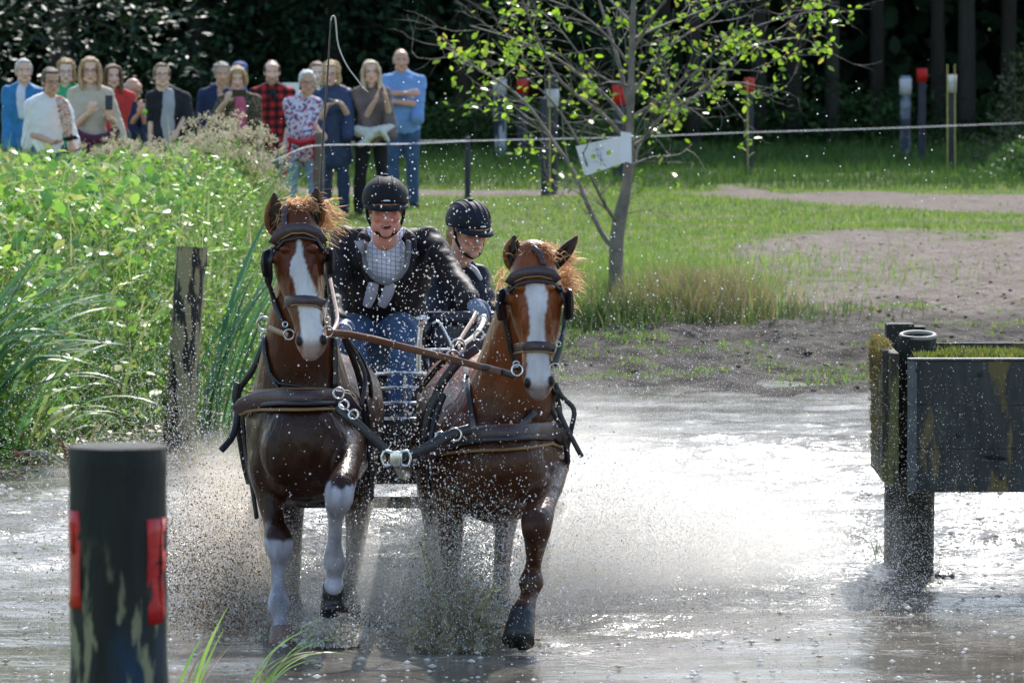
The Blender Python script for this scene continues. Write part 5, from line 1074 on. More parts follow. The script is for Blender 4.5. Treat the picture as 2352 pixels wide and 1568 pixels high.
# 16
standing('person', 'tall bald man in a light blue shirt with folded arms', 921, 112, 71.5, dict(hair='bald', haircol=(.5, .45, .4), skin=tanned, girth=1.15, belly=.02, top=cloth('light blue shirt', (.17, .32, .62), vary=.12), pants=denim, sleeve=1.6, collar=1, hem=.06, shw=.20, head=(6, 0, 0), handL=((1, .1, .15), (0, -1, .2), 1, .3), handR=((-1, -.1, .1), (0, -1, 0), 1, .3)), {'L': ((893, 215, .1), (935, 215, .26)), 'R': ((962, 240, .08), (905, 234, .28))}, bx=925)
# 15
standing('person', 'woman with straight blonde hair in a taupe sweater clapping', 852, 139, 69.5, dict(hair='long', haircol=(.66, .54, .38), skin=fair, girth=.98, top=cloth('taupe sweater', (.16, .13, .125)), pants=black, hem=.1, head=(5, 0, -3), handL=((.25, -.2, 1), (-1, 0, 0), 1, .15), handR=((-.2, -.2, 1), (1, 0, 0), -1, .15)), {'L': ((838, 270, .08), (864, 228, .3)), 'R': ((893, 262, .06), (886, 222, .3))}, bx=853)
b = B(); b.tube([W(818, 300, 69.35), W(850, 305, 69.25), W(898, 295, 69.35)], [(.06, .05), (.06, .085), (.06, .05)], seg=12); b.tube([W(860, 300, 69.2), W(840, 325, 69.2), W(826, 332, 69.3)], [(.04, .06), (.04, .07), (.03, .04)], seg=10); b.tube([W(875, 300, 69.2), W(893, 325, 69.25)], [(.04, .05), (.02, .03)], seg=10)
o = link('pale_jacket', b.remesh(.011, 1, [(.05, .03)]), cloth('pale jacket', (.60, .62, .58), vary=.1)); tag(o, 'pale jacket tied round the waist of the clapping blonde woman', 'jacket')
# ball on a thrower
b = B(); b.ell(W(333, 257, 65.6), .027); o = link('ball', b.mesh(), mat('lime', (.2, .65, .03), rough=.6)); tag(o, 'lime green ball beside the dark jacket sleeve', 'ball')

# ------------------------------------------------------------------ driver and groom
def helmet(r, q, R, sc, col, ribs=0):
    def e(b, x, y, z, a, b_, h): b.ell(q(x, y, z), (a*sc, b_*sc, h*sc), R, 28)
    b = B(); e(b, 0, .012, .050, .108, .128, .104)
    bmesh.ops.bisect_plane(b.bm, geom=list(b.bm.verts)+list(b.bm.edges)+list(b.bm.faces), plane_co=q(0, 0, .024), plane_no=R @ Vector((0, .12, 1)), clear_inner=True)
    bmesh.ops.holes_fill(b.bm, edges=[e_ for e_ in b.bm.edges if e_.is_boundary])
    e(b, 0, .012, .155, .016, .016, .010)
    for k in range(-2, 3) if ribs else (-1, 1):
        b.tube([q(k*.034*math.cos(t)*.9+k*.004, .012-.128*math.sin(t)*1.0 if True else 0, .050+.106*math.cos(t)) if False else q(k*.030, .012-.126*math.sin(t)*math.sqrt(1-(k*.030/.108)**2), .050+.103*math.cos(t)*math.sqrt(1-(k*.030/.108)**2)) for t in np.linspace(-.9, 1.15, 9)], [(.006*sc, .004*sc)]*9, seg=6)
    sh_ = link('helmet', b.mesh(), col, r)
    b = B(); pts = []
    for i in range(13):
        a = math.radians(-70+i*140/12); pts.append(q(math.sin(a)*.104, .012-math.cos(a)*.126, .030-.006*math.cos(a)))
    out = [q(math.sin(math.radians(-70+i*140/12))*.110, .012-math.cos(math.radians(-70+i*140/12))*.126-.045*max(0, math.cos(math.radians(-70+i*140/12)))**.8, .022-.010*math.cos(math.radians(-70+i*140/12))) for i in range(13)]
    b.poly(pts+out[::-1], R @ Vector((0, 0, .012*sc))); link('visor', b.mesh(), col, sh_)
    b = B(); b.ell(q(0, -.122, .052), (.018*sc, .006*sc, .006*sc), R); link('badge', b.mesh(), M_alu, sh_)
    b = B()
    for s_ in (-1, 1): b.tube([q(s_*.088, .0, .03), q(s_*.080, -.022, -.04), q(s_*.045, -.055, -.10), q(0, -.062, -.122)], [(.007*sc, .003*sc)]*4, seg=6)
    link('chin_strap', b.mesh(), black, sh_)
velvet = cloth('black velvet', (.010, .011, .016), rough=.7, vary=.3, bump=.15)
J = dict(head=W(885, 481, 31.42), chest=W(885, 570, 31.82), pelvis=W(868, 770, 32.25), shL=W(792, 552, 31.88), shR=W(982, 552, 31.80), elL=W(768, 668, 31.65), wrL=W(778, 735, 31.35), elR=W(1045, 640, 31.55), wrR=W(1084, 688, 31.3),
         hipL=W(830, 775, 32.15), hipR=W(905, 775, 32.15), knL=W(805, 770, 31.62), knR=W(925, 765, 31.62), anL=W(835, 925, 31.6), anR=W(918, 925, 31.6))
drv, Rd, qd = figure('person', 'driver in a black helmet and dark jacket shouting as he leans over the reins', J, dict(root=(W(880, 900, 32).x, 32.1, .6), size=1.07, girth=1.36, belly=.03, cuff=1.99, headscale=1.18, head=(4, 4, 0), skin=(.50, .22, .17), mouth=1, lips=(.45, .12, .12), brow=(.2, .12, .08),
    top=cloth('dark brown jacket', (.014, .011, .013), rough=.6, bump=.3), pants=denim, collar=1, hem=.08, glove=(.16, .20, .28), handscale=1.12, handR=((.35, -.5, -.55), (.1, -.6, .7), -1, 1.0), hair='bald', haircol=(.3, .26, .22)), 'person', None, .0055)
helmet(drv, lambda x, y, z: qd(x*.95, y*.95, z*.95), Rd, 1.12, velvet)
b = B(); c = W(888, 568, 31.58)
b.ell(W(888, 590, 31.68), (.108, .085, .135), Quaternion((1, 0, 0), -.2)); shirt = link('shirt', b.remesh(.009, 1, [(.06, .014)]), patt('checked shirt cotton', 'check', [(.70, .72, .82), (.26, .28, .44)], .024), drv); LOC[shirt.name] = LOC[drv.name]
for pts in (((848, 528, 31.62), (862, 548, 31.58), (880, 562, 31.56)), ((926, 528, 31.62), (912, 548, 31.58), (895, 562, 31.56))):
    b = B(); b.tube([W(*p_) for p_ in pts], [(.014, .02), (.018, .028), (.01, .018)], seg=8); link('collar', b.mesh(), patt('shirt collar', 'check', [(.66, .68, .80), (.12, .14, .30)], .019), shirt)
vest = cloth('grey vest', (.16, .165, .18), rough=.7); trim = cloth('light grey trim', (.34, .34, .42), rough=.6)
b = B(); b.tube([W(838, 560, 31.62), W(838, 605, 31.56), W(856, 636, 31.54), W(888, 648, 31.54), (W(920, 632, 31.54)), W(936, 600, 31.56), W(938, 555, 31.62)], [(.018, .010)]*7, seg=8, ref=(0, 1, 0)); link('vest', b.remesh(.009, 1, [(.05, .01)]), vest, drv)
for x0_, x1_ in ((838, 858), (872, 898)):
    b = B(); b.tube([W(x1_, 652, 31.55), W((x0_+x1_)/2+4, 677, 31.57), W(x0_+5, 702, 31.60)], [(.028, .008), (.030, .010), (.024, .01)], seg=10, ref=(0, 1, 0)); link('vest_panel', b.mesh(), trim, drv)
b = B(); b.poly([W(815, 556, 31.60), W(838, 550, 31.56), W(834, 590, 31.56)], (0, .012, 0)); link('lapel', b.mesh(), trim, drv)
for pts in (((850, 528, 31.72), (832, 545, 31.66), (830, 580, 31.60), (840, 620, 31.57), (850, 650, 31.57)), ((922, 528, 31.72), (942, 545, 31.66), (948, 580, 31.60), (940, 620, 31.57), (920, 655, 31.57))):
    b = B(); b.tube([W(*p_) for p_ in pts], [(.022, .016), (.030, .018), (.026, .014), (.02, .012), (.012, .01)], seg=10, ref=(0, 1, 0)); link('collar', b.remesh(.009, 1, [(.05, .014)]), cloth('dark brown jacket', (.022, .017, .020)), drv)
b = B(); b.tube([W(1000, 560, 31.62), W(985, 575, 31.58), W(975, 605, 31.56), W(972, 640, 31.56)], [.005]*4, seg=6); link('cord', b.mesh(), black, drv)
# eyes squeezed shut and a row of teeth
b = B()
for s_ in (-1, 1): b.tube([qd(s_*.016, -.094, .000), qd(s_*.031, -.098, .003), qd(s_*.047, -.086, .000)], [.0045]*3, seg=6)
link('eyelid', b.mesh(), mat('lid', (.40, .17, .13), rough=.5), drv)
# groom
J = dict(head=W(1076, 531, 32.35), chest=W(1050, 622, 32.65), pelvis=W(1030, 790, 32.9), shL=W(1002, 620, 32.75), shR=W(1096, 632, 32.6), elL=W(1000, 700, 32.6), wrL=W(1020, 760, 32.4), elR=W(1116, 690, 32.5), wrR=W(1100, 745, 32.25),
         hipL=W(1000, 790, 32.9), hipR=W(1060, 790, 32.9), knL=W(1005, 850, 32.6), knR=W(1060, 850, 32.6), anL=W(1005, 980, 32.7), anR=W(1055, 980, 32.7))
grm, Rg, qg = figure('person', 'young groom in a ribbed black helmet looking down behind the driver', J, dict(root=(W(1040, 900, 32.8).x, 32.8, .5), size=.95, girth=.92, headscale=1.1, head=(34, 12, 0), skin=(.52, .28, .20), top=cloth('groom jacket', (.018, .022, .035), rough=.55), pants=black, collar=1, hem=.05, handscale=1,
    handR=((-.3, -.4, -.6), (0, -.8, .5), -1, 1.0), hair='pony', haircol=(.50, .36, .20)), 'person', None, .0055)
helmet(grm, lambda x, y, z: qg(x*.98, y*.98, z*.98), Rg, 1.08, cloth('dark helmet', (.010, .013, .024), rough=.6, bump=.1), 1)
b = B(); b.tube([W(1072, 608, 32.45), W(1090, 618, 32.38), W(1104, 640, 32.36)], [(.01, .03), (.014, .03), (.01, .015)], seg=8, ref=(0, 1, 0)); link('shoulder_panel', b.mesh(), cloth('pale panel', (.55, .56, .60)), grm)
b = B(); b.tube([W(1040, 635, 32.38), W(1052, 660, 32.34), W(1058, 690, 32.36)], [(.03, .012)]*3, seg=8, ref=(0, 1, 0)); link('vest', b.mesh(), vest, grm)
b = B(); q0 = W(1001, 577, 31.68); b.poly([q0+Vector(v) for v in ((-.03, 0, .03), (.02, .01, .02), (.045, .01, -.025), (.01, 0, -.045), (-.03, 0, -.02))], (0, .01, 0)); link('badge', b.mesh(), cloth('white patch', (.6, .6, .65)), drv)
# whip
b = B(); b.tube([W(768, 770, 31.22), W(752, 620, 31.08), W(738, 450, 31.0), W(741, 330, 31.0), (W(752, 180, 31.0)), W(757, 90, 31.0), W(760, 45, 31.0)], [.012, .010, .008, .006, .005, .004, .0035], seg=8); wr_ = link('whip', b.mesh(), mat('whip shaft', (.05, .05, .055), rough=.35)); LOC[wr_.name] = Vector((0, 0, 0))
tag(wr_, 'long thin driving whip standing upright with a hanging lash', 'whip')
b = B(); b.tube([W(760, 47, 31.0), W(763, 38, 31.0), W(769, 40, 31.0), W(772, 60, 31.0), W(777, 105, 31.0), W(796, 150, 31.0), W(820, 183, 31.0), W(835, 204, 31.0)], [.004, .0045, .0045, .0045, .004, .004, .0035, .003], seg=8); b.tube([W(833, 202, 31.0), W(846, 212, 31.0)], [.006, .002], seg=6)
link('lash', b.mesh(), mat('pale lash', (.5, .48, .44), rough=.5), wr_)
# ------------------------------------------------------------------ posts, obstacle, tape, sign
def post_mat(name, base, lichen, blue=None, thr=.58, sc=3.5):
    m = bpy.data.materials.new(name); m.use_nodes = True; n = m.node_tree.nodes; L = m.node_tree.links; p = n['Principled BSDF']; p.inputs['Roughness'].default_value = .7
    tc = n.new('ShaderNodeTexCoord'); mp = n.new('ShaderNodeMapping'); mp.inputs['Scale'].default_value = (1.6, 1.6, .35); L.new(tc.outputs['Object'], mp.inputs[0])
    def nz(s_, d=6, r=.65, v=mp):
        x = n.new('ShaderNodeTexNoise'); x.inputs['Scale'].default_value = s_; x.inputs['Detail'].default_value = d; x.inputs['Roughness'].default_value = r; L.new(v.outputs[0] if v is mp else tc.outputs['Object'], x.inputs[0]); return x.outputs['Fac']
    def ramp(f, st):
        r = n.new('ShaderNodeValToRGB'); L.new(f, r.inputs[0]); e = r.color_ramp.elements
        while len(e) < len(st): e.new(.5)
        for i, (q_, c) in enumerate(st): e[i].position = q_; e[i].color = (*c, 1)
        return r.outputs[0]
    def mix(f, a, c):
        x = n.new('ShaderNodeMix'); x.data_type = 'RGBA'; L.new(f, x.inputs['Factor'])
        for s_, v in (('A', a), ('B', c)):
            if isinstance(v, tuple): x.inputs[s_].default_value = (*v, 1)
            else: L.new(v, x.inputs[s_])
        return x.outputs['Result']
    c = ramp(nz(9), [(.3, tuple(v*.5 for v in base)), (.7, tuple(v*1.5 for v in base))])
    sz = n.new('ShaderNodeSeparateXYZ'); L.new(tc.outputs['Object'], sz.inputs[0])
    if blue:
        mr = n.new('ShaderNodeMapRange'); mr.inputs['From Min'].default_value = blue[1]; mr.inputs['From Max'].default_value = blue[1]-.12; L.new(sz.outputs[2], mr.inputs['Value'])
        mm = n.new('ShaderNodeMath'); mm.operation = 'MULTIPLY'; L.new(mr.outputs[0], mm.inputs[0]); L.new(ramp(nz(3), [(.42, (0, 0, 0)), (.55, (1, 1, 1))]), mm.inputs[1]); c = mix(mm.outputs[0], c, blue[0])
    f = ramp(nz(sc, 5, .6), [(thr, (0, 0, 0)), (thr+.05, (1, 1, 1))])
    if blue:
        mr = n.new('ShaderNodeMapRange'); mr.inputs['From Min'].default_value = blue[1]+.2; mr.inputs['From Max'].default_value = blue[1]-.05; L.new(sz.outputs[2], mr.inputs['Value'])
        mm = n.new('ShaderNodeMath'); mm.operation = 'MULTIPLY'; L.new(mr.outputs[0], mm.inputs[0]); L.new(f, mm.inputs[1]); f = mm.outputs[0]
    c = mix(f, c, lichen); L.new(c, p.inputs['Base Color'])
    b = n.new('ShaderNodeBump'); b.inputs['Strength'].default_value = .9; b.inputs['Distance'].default_value = .03; L.new(nz(22, 8, .75), b.inputs['Height']); L.new(b.outputs[0], p.inputs['Normal']); return m
def pile(b, p0, p1, r0, r1, hollow=0, seg=40):
    """round weathered pole with a chamfered, slightly uneven top"""
    d = (p1-p0).normalized(); n_ = 24; b.tube([p0.lerp(p1, t) for t in np.linspace(0, 1, n_)]+[p1+d*.004], [r0+(r1-r0)*t+.0012*math.sin(t*40) for t in np.linspace(0, 1, n_)]+[r1*.955], seg=seg, sub=1, flatcap=True)
# front post with red tapes
FY = 16.2; t0 = W(270, 1026, FY); rF = 112.5*mpp(FY)
r = thing('wooden_post', 'thick blackened post in the left foreground with red strips on both sides', 'post', (t0.x, FY, gz(t0.x, FY)))
b = B(); bot = Vector((t0.x+.004, FY, gz(t0.x, FY)-.1)); pile(b, bot, t0, rF*1.01, rF); zt = t0.z
link('post', b.mesh(), post_mat('front post wood', (.018, .022, .018), (.33, .33, .20), ((.015, .05, .10), W(270, 1390, FY).z-gz(t0.x, FY)), .54, 11), r)
M_red = mat('red film', (.48, .008, .014), rough=.42, vary=.18, scale=12, bump=.25, bscale=18)
def wrapstrip(name, cx, Y, rad, x0, x1, y0, y1, m, parent, skew=0):
    """strip lying on a round post, between the given pixel columns"""
    nu, nv = 9, 8; V, Fq = [], []
    for j in range(nv):
        v = j/(nv-1)
        for i in range(nu):
            u = i/(nu-1); px = x0+(x1-x0)*u+skew*v; dx = (px-cx)*mpp(Y)/rad; a = math.asin(max(-1.15, min(1.15, dx))/1.15 if abs(dx) > .98 else dx); rr = rad+.0025+.0025*math.sin(v*7+u*3)
            zz = W(cx, y0+(y1-y0)*v, Y).z; V.append((W(cx, 1000, Y).x+math.sin(a)*rr*(1.0 if abs(dx) < .98 else abs(dx)), Y-math.cos(a)*rr, zz))
    for j in range(nv-1):
        for i in range(nu-1): k = j*nu+i; Fq.append((k, k+nu, k+nu+1, k+1))
    o = link(name, mesh_np(V, Fq), m, parent); s_ = o.modifiers.new('s', 'SOLIDIFY'); s_.thickness = .0015; return o
wrapstrip('red_strip', 270, FY, rF, 158, 187, 1167, 1390, M_red, r, 4)
wrapstrip('red_strip', 270, FY, rF, 341, 384, 1185, 1425, M_red, r, 3)
# leaning post in the shallows
LYp = 41.9; top = W(441, 568, LYp); botp = W(410, 1012, LYp); rL = 33.5*mpp(LYp)
r = thing('wooden_post', 'leaning mottled post standing in the water beside the reeds', 'post', (botp.x, LYp, 0))
b = B(); b0 = botp+(botp-top).normalized()*.3; n_ = 20; b.tube([b0.lerp(top, t) for t in np.linspace(0, 1, n_)], [rL*1.05]*n_, seg=36, sub=1, cap=False)
bm = b.bm; bm.faces.ensure_lookup_table(); tf = max(bm.faces, key=lambda f: f.calc_center_median().z)
rr = bmesh.ops.inset_region(bm, faces=[tf], thickness=.016); ex = bmesh.ops.extrude_discrete_faces(bm, faces=[tf]); bmesh.ops.translate(bm, verts=ex['faces'][0].verts[:], vec=(0, 0, -.12))
link('post', b.mesh(False), post_mat('mottled post wood', (.022, .022, .02), (.34, .29, .16), None, .465, 8), r)

# obstacle on the right: panel box between posts
OX0, OY = W(2085, 1000, 31.6).x, 31.6
M_pan = mat('weathered dark panel', (.032, .036, .040), rough=.45, vary=.5, scale=5, bump=.25, bscale=40, stretch=(.4, 1, 2.2), spec=.5)
nn_ = M_pan.node_tree
M_pan2 = post_mat('panel paint', (.045, .052, .050), (.17, .13, .05), None, .535, 4.2)
M_moss = mat('moss', (.13, .16, .03), rough=.95, vary=.5, scale=40, bump=1, bscale=60)
M_owood = post_mat('obstacle post wood', (.018, .022, .016), (.07, .09, .04), None, .6, 5)
r = thing('obstacle', 'dark wooden obstacle box with mossy top on posts standing in the water at the right', 'obstacle', (OX0, OY, 0))
pz = lambda y, Y=OY: W(2100, y, Y).z
b = B(); zt_, zb_ = pz(828), pz(1130); x1_ = OX0+2.6
for i in range(3):
    h_ = (zt_-zb_)/3; b.box(((OX0+x1_)/2, OY, zb_+h_*(i+.5)), (x1_-OX0, .045, h_-.003), bev=.003)
link('front_panel', b.mesh(False), M_pan2, r)
b = B(); b.box(((OX0+x1_)/2+.05, OY+.42, pz(838)), (x1_-OX0, .72, .04)); link('deck', b.mesh(False), M_iron, r)
b = B(); b.box((OX0+.02, OY-.030, (zt_+zb_)/2), (.05, .016, zt_-zb_-.004), bev=.003); b.box(((OX0+x1_)/2, OY-.001, zt_+.008), (x1_-OX0, .06, .012), bev=.003); link('edge_trim', b.mesh(False), mat('grey green trim', (.07, .085, .09), rough=.5, vary=.4, scale=14), r)
for (bx_, by_) in ((2106, 850), (2106, 1100), (2250, 860), (2300, 1098), (2200, 1000)):
    b = B(); c = W(bx_, by_, OY-.024); b.tube([c, c+Vector((0, -.012, 0))], [.011, .010], seg=10, sub=1, ref=(0, 0, 1)); link('bolt', b.mesh(), M_iron, r)
b = B(); c = W(2280, 1050, OY-.026); b.ell(c, (.055, .006, .012)); b.ell(c+Vector((.04, 0, -.006)), (.04, .006, .009)); link('knot', b.remesh(.004, 1), mat('knot dark', (.006, .006, .006), rough=.9), r)
# moss on the deck
N = 9000; X = rng.uniform(OX0+.05, x1_, N); Yv = OY+.04+rng.uniform(0, .6, N)
V, Fq, q = blades(np.stack([X, Yv, np.full(N, pz(834))+.035*fnoise(X, Yv, .1, 2)], -1), rng.uniform(0, 6.28, N), rng.uniform(.018, .045, N), np.full(N, .014), rng.uniform(0, .8, N), rng.uniform(0, .6, N), 1)
link('deck_moss', join([(V, Fq, colvar(N, q, [(.20, .24, .03), (.13, .19, .03), (.28, .25, .06)], .3))]), M_blade, r)
b = B(); zq = W(2200, 787, OY+.84).z; b.box(((OX0+x1_)/2+.03, OY+.84, zq-.06), (x1_-OX0-.1, .05, .12)); link('back_panel', b.mesh(False), M_pan2, r)
xs0 = W(2062, 1000, OY+.03).x
b = B(); b.box((W(2052, 1000, OY).x, OY+.46, (pz(805)+pz(1125))/2+.0), (.055, .95, .70), bev=.006)
b.box((W(2034, 1000, OY).x, OY+.50, (pz(800)+pz(1110))/2), (.035, 1.0, .68), bev=.006)
link('side_panel', b.mesh(False), post_mat('mossy side panel', (.04, .038, .026), (.13, .13, .04), None, .5, 6), r)
N = 2600; t = rng.uniform(0, 1, N); Yv = OY+.0+rng.uniform(0, 1.0, N); zz = pz(800)+.02-(rng.uniform(0, 1, N)**2.2)*.62; X = np.full(N, W(2034, 1000, OY).x-.02)+np.where(zz > pz(800)-.01, rng.uniform(0, .06, N), 0)
m_ = fbm(Yv, zz, .12, 7) > np.interp(zz, [zb_, zt_], [.62, .38]); X, Yv, zz = X[m_], Yv[m_], zz[m_]; N = len(X)
V, Fq, q = blades(np.stack([X, Yv, zz], -1), np.full(N, math.pi)+rng.uniform(-1.2, 1.2, N), rng.uniform(.012, .035, N), np.full(N, .010), rng.uniform(.5, 1.6, N), rng.uniform(0, .8, N), 1)
link('side_moss', join([(V, Fq, colvar(N, q, [(.20, .20, .04), (.14, .12, .04), (.25, .17, .06)], .3))]), M_blade, r)
rP = 45*mpp(32.1)
b = B(); p1 = W(2106, 771, 32.1); p0 = Vector((p1.x-.012, p1.y, -.3)); b.tube([p0.lerp(p1, t) for t in np.linspace(0, 1, 16)], [rP]*16, seg=40, sub=1, cap=False)
bm = b.bm; tf = max(bm.faces, key=lambda f: f.calc_center_median().z); bmesh.ops.inset_region(bm, faces=[tf], thickness=.03); ex = bmesh.ops.extrude_discrete_faces(bm, faces=[tf]); bmesh.ops.translate(bm, verts=ex['faces'][0].verts[:], vec=(0, 0, -.1))
# keep the round post in front of the side panel but behind the front panel
link('post', b.mesh(False), M_owood, r)
b = B(); p1 = W(2108, 772, 32.1); b.ring(p1+Vector((0, -.006, .004)), (0, -.14, 1), rP*.86, rP*.12, 36, 8); link('post_rim', b.mesh(), mat('pale cut wood', (.30, .29, .27), rough=.6), r)
for (x_, yt, Yq) in ((2066, 742, 32.75), (2096, 748, 32.85)):
    b = B(); p1 = W(x_, yt, Yq); b.box((p1.x, p1.y, (p1.z-.3)/2), (.15 if x_ < 2080 else .13, .15, p1.z+.3), bev=.008); link('back_post', b.mesh(False), M_owood, r)
b = B()
for i in range(6): a = W(2168+rnd.uniform(-12, 12), 1290+rnd.uniform(-18, 18), 32.0); b.ell((a.x, a.y, .02), (.035, .05, .02))
o = link('debris', b.remesh(.008, 1, [(.03, .02)]), M_iron); tag(o, 'dark clods floating beside the obstacle leg', 'debris')

# far marker posts
M_mp = mat('dark marker pole', (.022, .026, .045), rough=.6, vary=.4, scale=4, bump=.3)
M_wp = post_mat('peeling white pole', (.02, .03, .05), (.45, .48, .55), None, .50, 3)
M_sw = mat('white sleeve', (.85, .85, .88), rough=.5, vary=.05, trans=.45); M_sr = mat('red sleeve', (.75, .015, .015), rough=.5, vary=.15, trans=.3)
M_cane = mat('yellow cane', (.42, .38, .10), rough=.7, vary=.3)
def marker(label, cx, ytop, ybot, wpx, Y, sl=None, canes=(), m=None, tilt=0):
    rad = wpx/2*mpp(Y); t = W(cx, ytop, Y); g0 = gz(t.x, Y); r = thing('marker_post', label, 'marker post', (t.x, Y, g0), 'marker posts before the forest')
    b = B(); pile(b, Vector((t.x-tilt, Y, g0-.1)), t, rad*1.03, rad, seg=20); link('pole', b.mesh(), m or M_mp, r)
    if sl:
        y0, y1, mm, ex_ = sl; b = B(); z0, z1 = W(cx, y1, Y).z, W(cx, y0, Y).z; b.tube([(t.x, Y, z0), (t.x, Y, (z0+z1)/2), (t.x, Y, z1)], [rad*ex_, rad*ex_*1.03, rad*ex_*1.06], seg=20, sub=1, flatcap=True); link('sleeve', b.mesh(), mm, r)
    for x_, y0 in canes: b = B(); a = W(x_, y0, Y-rad-.015); b.tube([(a.x+.01, a.y, g0-.05), tuple(a)], [.011, .009], sub=1, seg=8); link('cane', b.mesh(), M_cane, r)
def YatG(y, z=.56): return (CAMH-z)*FPX/(y+45)
marker('thick peeling blue and white marker post with a white top left of the alder', 1148, 180, 330, 30, 91, (181, 220, M_sw, 1.04), m=M_wp)
marker('dark marker post with red sleeve just right of the peeling white post', 1200, 180, 334, 24, 90, (182, 215, M_sr, 1.08))
marker('black marker post with white sleeve and one yellow cane behind the left alder branches', 1268, 175, 440, 26, 75.5, (205, 245, M_sw, 1.2), ((1262, 170),))
marker('shorter black marker post left of the yellow cane, without sleeve', 1250, 225, 442, 15, 75.0)
marker('dark marker post with a red sleeve directly left of the alder trunk', 1422, 188, 404, 28, 80, (196, 240, M_sr, 1.05))
marker('marker post with red sleeve and pale cane right of the alder', 1721, 182, 386, 20, 83.5, (180, 212, M_sr, 1.15), ((1717, 185),))
marker('peeling dark marker post with white sleeve, left of the pair at the right', 2080, 175, 345, 24, 91, (181, 217, M_sw, 1.12), m=mat('scuffed pole', (.02, .028, .05), col2=(.2, .24, .3), scale=3))
marker('tallest blue black marker post with a red sleeve between two white sleeves', 2118, 158, 360, 18, 88.5, (158, 188, M_sr, 1.35))
marker('rightmost black marker post with white sleeve between two yellow canes', 2186, 185, 380, 20, 84, (172, 213, M_sw, 1.1), ((2176, 150), (2193, 150)))
# fence stake and white tape
r = thing('fence_stake', 'thin dark stake carrying the white tape, left of the alder', 'stake', (W(1074, 450, 73.5).x, 73.5, gz(W(1074, 450, 73.5).x, 73.5)))
b = B(); t = W(1074, 315, 73.5); pile(b, Vector((t.x, t.y, gz(t.x, 73.5)-.1)), t, .036, .032, seg=12); link('stake', b.mesh(), M_mp, r); b = B(); b.box(t+Vector((0, -.04, -.03)), (.06, .03, .05), bev=.006); link('clip', b.mesh(), M_mp, r)
M_tape = mat('white tape', (.72, .74, .80), rough=.5, vary=.15, scale=3, trans=.3)
b = B(); b.tube([W(1074, 324, 73.4), W(1240, 320, 74.5), W(1450, 315, 76), W(1700, 305, 78), W(2000, 296, 80), W(2400, 281, 83)], [(.004, .019)]*6, seg=8, ref=(0, 1, 0)); o = link('fence_tape', b.mesh(), M_tape); tag(o, 'white tape stretched from the stake to the right edge of the photo', 'tape')
b = B(); b.tube([W(1074, 324, 73.4), W(950, 330, 71.0), W(850, 332, 68.0), W(720, 335, 65.5), W(660, 355, 64.6), W(590, 388, 64)], [(.004, .018)]*6, seg=8, ref=(0, 1, 0)); o = link('fence_tape', b.mesh(), M_tape); tag(o, 'white tape running left from the stake in front of the spectators', 'tape')
b = B(); b.tube([W(1074, 323, 73.45), W(940, 324, 73.6), W(720, 330, 74)], [(.004, .014)]*3, seg=8, ref=(0, 1, 0)); o = link('fence_tape', b.mesh(), M_tape); tag(o, 'thin white tape passing behind the blue shirt man', 'tape')
# stick under the hand of the white haired man
b = B(); a = W(735, 305, 66.1); g0 = gz(a.x, 66.1); pile(b, Vector((a.x-.02, 66.1, g0-.05)), a, .058, .055, seg=16); o = link('wooden_post', b.mesh(), mat('brown stake', (.15, .125, .105), rough=.8, bump=.4)); tag(o, 'brown post under the hand of the white haired man in the floral shirt', 'post')
# paper sign on the tree
M_pap = mat('white paper card', (.82, .83, .88), rough=.55, vary=.06)
r = thing('paper_sign', 'tilted white card with faint print fixed in front of the alder trunk', 'sign', W(1395, 350, 53.6)); LOC[r.name] = W(1395, 350, 53.6)
b = B(); SYs = 53.6; b.poly([W(1322, 336, SYs), W(1434, 312, SYs-.03), W(1438, 372, SYs-.03), W(1350, 402, SYs), W(1342, 400, SYs+.02)], (0, .006, 0)); link('card', b.mesh(False), M_pap, r)
b = B(); b.poly([W(1426, 302, SYs-.1), W(1450, 306, SYs-.08), W(1451, 376, SYs-.08), W(1423, 366, SYs-.1)], (0, .006, 0)); link('card', b.mesh(False), M_pap, r)
b = B()
for (x_, y_) in ((1374, 342), (1372, 355), (1376, 368)):
    c = W(x_, y_, SYs-.022); b.poly([c+Vector(v) for v in ((-.05, 0, -.022), (.05, -.004, .002), (.05, -.004, .016), (-.05, 0, -.008))], (0, .002, 0))
link('print', b.mesh(False), mat('faded blue print', (.66, .70, .82), rough=.6), r)
# small white board behind the floral shirt man
b = B(); c = W(668, 212, 72); b.box((c.x, 72, c.z), (.20, .02, .22)); o = link('sign_board', b.mesh(False), M_pap); tag(o, 'small white board between the plaid shirt and the floral shirt', 'sign')
# driftwood and stems at the left waterline
for i, (x0_, y0_, x1_, y1_, c_) in enumerate(((-10, 1000, 75, 1032, 'red brown'), (40, 1040, 150, 1070, 'pale'), (30, 1060, 110, 1035, 'pale'))):
    b = B(); a, e = W(x0_, y0_, 39.6), W(x1_, y1_, 39.4); a.z = max(.03, a.z*.0+.05); e.z = .02; mid = (a+e)/2+Vector((0, 0, .06)); b.tube([a, mid, e], [.012, .014, .006], seg=8)
    o = link('driftwood', b.mesh(), mat('driftwood '+str(i), (.35, .12, .06) if i == 0 else (.4, .36, .26), rough=.8)); tag(o, ['reddish stem lying at the left waterline', 'longest pale bent stem lying at the left waterline', 'short pale stem crossing another at the left waterline'][i], 'driftwood')
